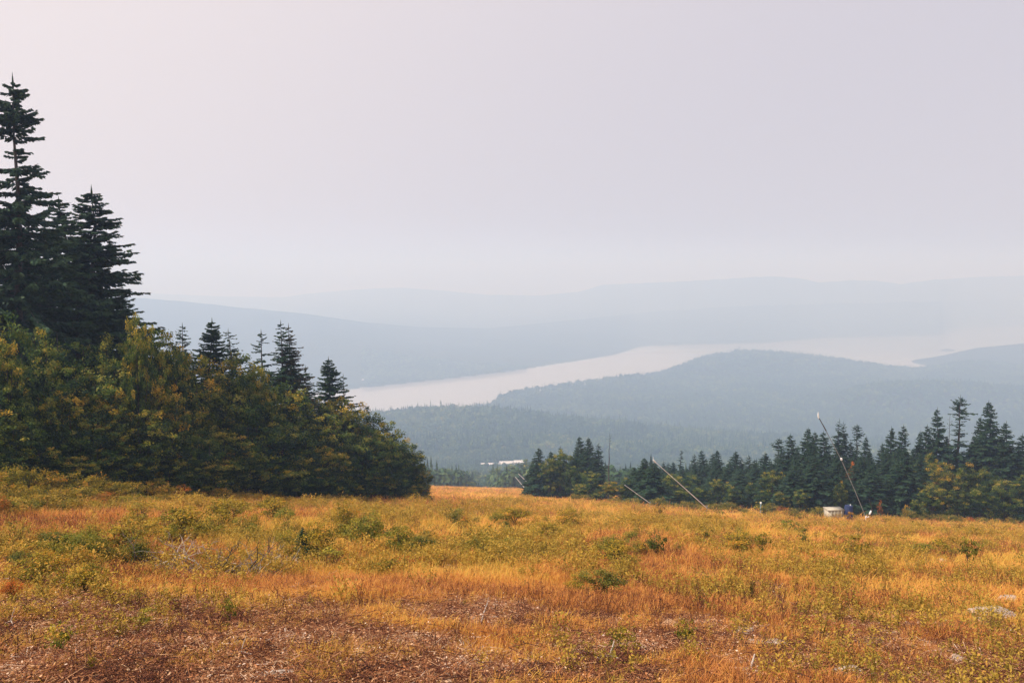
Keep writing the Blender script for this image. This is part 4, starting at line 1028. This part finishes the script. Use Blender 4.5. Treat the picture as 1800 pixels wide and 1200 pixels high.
# ------------------------------------------------------------------ foreground individuals
def gplace(prk, Hn, px, py, hpx, wpx, Rn, **k):
    x, y = gpt(px, py); h = hpx * y / F; w = (wpx * y / F) / (Rn * h / Hn)
    return plant(P[prk], x, y, h, Hn, w, **k)
yel = (1.15, 1.1, .8, 1); grn = (.85, 1.0, .85, 1); dgr = (.5, .68, .8, 1); lgt = (1.35, 1.45, 1.3, 1)
G8 = 'low shrubs scattered over the meadow'
for (pk, px, py, h, w, c, lb) in [
    ('b0', 560, 985, 70, 45, yel, 'yellow-green shrub right of the small dark spruce sapling'),
    ('b1', 640, 975, 75, 50, grn, 'big green shrub in the middle left of the meadow'),
    ('b2', 700, 985, 62, 42, grn, 'green shrub beside the rusty red patch'),
    ('b3', 740, 980, 40, 34, dgr, 'dark spreading shrub at the right of the mid-left thicket'),
    ('b0', 605, 950, 70, 30, yel, 'tall yellow shrub at the back of the mid-left thicket'),
    ('f0', 590, 1000, 40, 34, lgt, 'bright yellow-green leafy plant below the mid-left thicket'),
    ('b1', 845, 985, 45, 30, grn, 'shrub with a pale top mid meadow'),
    ('b2', 320, 960, 70, 60, yel, 'yellow shrub behind the dead brush pile'),
    ('b3', 220, 985, 65, 50, yel, 'yellow-green shrub left of the dead brush pile'),
    ('b1', 150, 1000, 70, 36, grn, 'bushy sapling at left with pale leaves'),
    ('b0', 60, 1035, 60, 60, yel, 'wide yellow-green shrub at the left picture edge'),
    ('b2', 150, 1050, 65, 50, yel, 'shrub with dark forked stems at lower left'),
    ('f1', 105, 1000, 55, 20, lgt, 'slender sapling with pale top leaves at left'),
    ('f2', 110, 1155, 70, 38, lgt, 'leafy sapling with dark stem at the lower left'),
    ('f3', 405, 1105, 60, 20, grn, 'young green shoot standing alone on the bare ground at left'),
    ('f4', 160, 1190, 40, 14, yel, 'tiny golden sapling at the bottom left'),
    ('f0', 250, 1110, 42, 28, lgt, 'light yellow-green plant on the bare ground, lower left'),
    ('b3', 1065, 1052, 52, 48, (.62, .72, .75, 1), 'dense grey-green juniper-like clump in the middle right meadow'),
    ('b1', 1020, 1045, 36, 30, yel, 'yellowish shrub leaning on the grey-green clump'),
    ('f2', 1150, 985, 55, 28, dgr, 'dark-leaved sapling right of the meadow centre'),
    ('b2', 1080, 1000, 48, 50, yel, 'wide yellow shrub right of the meadow centre'),
    ('b0', 1300, 980, 50, 48, yel, 'yellow-green shrub at mid right, wide'),
    ('f3', 1340, 985, 50, 22, grn, 'green sapling right of the wide yellow-green shrub'),
    ('f4', 1413, 970, 38, 16, dgr, 'small dark-leaved sapling below the cream tub'),
    ('f0', 1500, 990, 50, 28, yel, 'yellow sapling on the right meadow'),
    ('f1', 1700, 1000, 60, 26, grn, 'tall thin green sapling at the right of the meadow'),
    ('f2', 1205, 1140, 60, 26, grn, 'green leafy plant among the lower right stones'),
    ('f3', 1090, 1150, 50, 34, yel, 'yellow-green leafy plant at the bottom centre'),
    ('f4', 1320, 1065, 50, 12, (.7, .6, .7, 1), 'spindly brown-stemmed sapling at right'),
    ('b3', 905, 930, 40, 36, yel, 'shrub in the centre of the meadow skyline'),
    ('b0', 1000, 935, 44, 34, yel, 'yellow-green shrub below the right stand'),
    ('b1', 960, 960, 38, 40, yel, 'low wide shrub in the central meadow'),
    ('b2', 480, 925, 50, 44, yel, 'yellow shrub before the left forest, under the dark trees'),
    ('b3', 395, 930, 55, 44, yel, 'golden shrub left of the yellow shrub before the left forest'),
    ('b1', 250, 935, 48, 40, yel, 'golden shrub at the end of the red grass band'),
    ('b0', 800, 930, 36, 26, (.55, .7, .8, 1), 'dark small shrub at the meadow brow'),
    ('f1', 680, 1010, 30, 30, grn, 'low green plant above the reddish patch'),
    ('b3', 20, 1060, 40, 30, (1.5, .6, .7, 1), 'rusty red low shrub at the left edge'),
    ('b2', 715, 1002, 22, 40, (1.5, .5, .6, 1), 'rusty red mat of low shrub in the centre left'),
    ('f0', 1660, 985, 36, 30, yel, 'small yellow plant behind the pale stone at right'),
    ('f4', 1240, 960, 34, 22, yel, 'small yellowish plant mid right')]:
    Hn, Rn = (2.2, 1.35) if pk[0] == 'b' else (.8, .55)
    gplace(pk, Hn, px, py, h * 1.12, w * 1.05, Rn, cat='shrub', group=G8, label=lb, color=c)
# more low shrubs: dense brush of the middle distance, joined groups
r9 = np.random.default_rng(9)
pxs = np.sort(r9.uniform(420, 1790, 70))
for i in range(70):
    px = pxs[i]; py = r9.uniform(905, 972)
    x, y = gpt(px, py)
    hp = r9.uniform(14, 30)
    gplace('f%d' % r9.integers(5), .8, px, py, hp, hp * r9.uniform(.5, .9), .55, cat='shrub', group='small shrubs dotting the far half of the meadow',
           label='small shrub in the far half of the meadow, %s from the left' % ords[i], color=(r9.uniform(.6, 1.3), r9.uniform(.8, 1.15), .8, 1))

# bigger individual bushes: the scrub of the left and centre
k_ = 0
for (pa, pb2, ya, yb2, n9, h0, h1, where) in [(0, 640, 925, 1000, 34, 34, 66, 'left half of the meadow'), (640, 1280, 915, 985, 26, 22, 46, 'centre of the meadow'), (1280, 1795, 935, 990, 14, 20, 38, 'right part of the meadow')]:
    pxs = np.sort(r9.uniform(pa, pb2, n9))
    for i in range(n9):
        py = r9.uniform(ya, yb2); px = pxs[i]
        if where[0] == 'l' and px < 330 and py < 962 and px > -1: py = r9.uniform(965, 1010)
        if 270 < px < 460 and py > 965: py -= 35
        hp = r9.uniform(h0, h1) * (.6 + .4 * (py - 915) / 85); q = r9.random()
        c = (r9.uniform(1.0, 1.3), r9.uniform(.95, 1.15), .85, 1) if q < .5 else ((r9.uniform(.7, .95), r9.uniform(.85, 1.05), .9, 1) if q < .85 else (.5, .68, .75, 1))
        word = 'golden green' if q < .5 else ('green' if q < .85 else 'dark green')
        gplace('b%d' % r9.integers(4), 2.2, px, py, hp, hp * r9.uniform(.55, .85), 1.35, cat='shrub', group='scrub bushes in the meadow', label='%s bush, %s from left of the scrub in the %s' % (word, ords[i], where), color=c)

# small dark spruce sapling
x, y = gpt(535, 985); plant(P['s_c'], x, y, 62 * y / F, 16, 2.2, label='small dark spruce sapling right of the dead brush', cat='sapling', color=(1.3, 1.3, 1.1, 1))

# dead brush
rb = np.random.default_rng(12)
def dead_branch(b, p0, d, L, r0, depth=0):
    n = 6; pts = [np.array(p0, float)]; d = unit(np.array(d, float))
    for i in range(n):
        d = unit(d + rb.normal(0, .22, 3)); pts.append(pts[-1] + d * L / n)
    b.tube(np.array(pts), np.linspace(r0, r0 * .3, n + 1), 4, rb.random(), False)
    if depth < 2:
        for _ in range(3 if depth == 0 else 2):
            k = rb.integers(1, n); dead_branch(b, pts[k], d + rb.normal(0, .7, 3), L * .5, r0 * .5, depth + 1)
x, y = gpt(345, 1012); e = empty('dead_brush_pile', (x, y, gz(x, y))); tag(e, 'heap of bare grey dead branches on the left of the meadow', 'brush pile')
for i in range(60):
    b = Buf(); u = rb.uniform(-1, 1); yy = rb.uniform(-.15, .9); px_ = u * 1.3; gg = gz(x + px_, y + yy) - gz(x, y)
    up = rb.uniform(.0, .75); dead_branch(b, (0, 0, 0), (rb.choice([-1, 1]) * rb.uniform(.4, 1), rb.normal(0, .3), up), rb.uniform(.5, 1.25), rb.uniform(.009, .020))
    c = child(e, 'branch', b.mesh('branch', M['deadpale'] if rb.random() < .25 else (M['dead'] if rb.random() < .6 else M['deaddark']))); c.location = (px_, yy, gg + .03)
for px_, h_, w_ in ((370, 20, .035), (412, 22, .022), (390, 15, .05), (357, 12, .03)):
    xx, yy = gpt(px_, 1014); b = Buf(); hh = h_ * yy / F; b.tube(np.array([(0, 0, -.1), (.01, 0, hh * .5), (rb.normal(0, .02), 0, hh)]), [w_, w_ * .9, w_ * .8], 7)
    o = obj('sapling_stump', b.mesh('sapling_stump', M['deaddark']), loc=(xx, yy, gz(xx, yy))); tag(o, 'short dark cut stem standing in front of the dead brush, %s' % {370: 'tall one on the left', 412: 'thin one on the right', 390: 'stout one in the middle', 357: 'lowest, far left'}[px_], 'stump', 'cut stems by the dead brush')
def standing_dead(px, py, hpx, lab_, n=7, mt='dead'):
    x, y = gpt(px, py); e = empty('dead_shrub', (x, y, gz(x, y))); tag(e, lab_, 'dead shrub')
    h = hpx * y / F
    for i in range(n):
        b = Buf(); dead_branch(b, (rb.normal(0, .04), rb.normal(0, .04), -.05), (rb.normal(0, .45), rb.normal(0, .3), 1), h * rb.uniform(.7, 1.1), .010); child(e, 'branch', b.mesh('branch', M[mt] if i % 3 else M['deadpale']))
standing_dead(478, 995, 62, 'leafless dark shrub right of the dead brush heap', 9, 'deaddark')
standing_dead(508, 1005, 48, 'bleached dry stems beside the small dark spruce sapling', 5, 'deadpale')
standing_dead(345, 985, 50, 'tangle of bare upright twigs rising from the dead brush', 7)
def stick(p0, p1, r0, label, mt='deadpale', group=None, lift=.03):
    x0, y0 = gpt(*p0); x1, y1 = gpt(*p1); z0, z1 = gz(x0, y0) + lift, gz(x1, y1) + lift
    b = Buf(); P_ = np.array([[0, 0, 0], [(x1 - x0) * .5, (y1 - y0) * .5 + .03, (z1 - z0) * .5 + .03], [x1 - x0, y1 - y0, z1 - z0]]); b.tube(P_, [r0, r0 * .9, r0 * .5], 6)
    k = P_[1]; b.tube(np.array([k, k + [.03, 0, .1], k + [.05, .02, .16]]), [r0 * .5, r0 * .4, r0 * .2], 4)
    o = obj('fallen_branch', b.mesh('fallen_branch', M[mt]), loc=(x0, y0, z0)); tag(o, label, 'branch', group)
stick((433, 1024), (480, 1032), .016, 'pale fallen branch below the leafless dark shrub')
stick((285, 1028), (350, 1022), .012, 'thin pale stick in front of the dead brush heap, left end')
stick((395, 1158), (450, 1157), .010, 'thin pale stick on the bare ground at lower left')
stick((722, 965), (738, 943), .014, 'short pale stick leaning up out of the mid-left thicket', lift=.1)
stick((560, 1025), (590, 1020), .014, 'pale stick by the rusty ground in the centre left')
stick((1295, 1184), (1345, 1192), .03, 'thick pale piece of log at the bottom right')
stick((1050, 1162), (1095, 1165), .022, 'pale wood piece at the bottom centre')
stick((10, 1100), (24, 1104), .012, 'short light stick at the lower left edge')
stick((845, 1102), (860, 1060), .010, 'slim upright dry stem left of the grey-green clump', lift=.06)
# stones
sm = [rock_buf(np.random.default_rng(200 + i), 2, .5).mesh('stone', M['stone']) for i in range(5)]
for i, (px, py, w, h, lb) in enumerate(STN):
    x, y = gpt(px, py); s = 1.08 * w * y / F; o = obj('stone', sm[i % 5], loc=(x, y, gz(x, y) + h * y / F * .45))
    o.scale = (s, s * .8, h * y / F * 1.5); o.rotation_euler = (rb.normal(0, .12), rb.normal(0, .12), rb.uniform(-.5, .5)); tag(o, lb, 'stone', 'pale stones lying in the meadow')
print('objects', len(bpy.data.objects), 'tris', sum(len(o.data.polygons) * 2 for o in S.objects if o.type == 'MESH'))
print('bld', [tuple(round(v) for v in o.location) for o in S.objects if o.name.startswith('lodge')])
for q in [(900, 1190), (900, 1000), (900, 900), (745, 888), (950, 880), (1250, 900), (1500, 915), (1800, 930), (0, 912)]: print(q, gpt(*q))
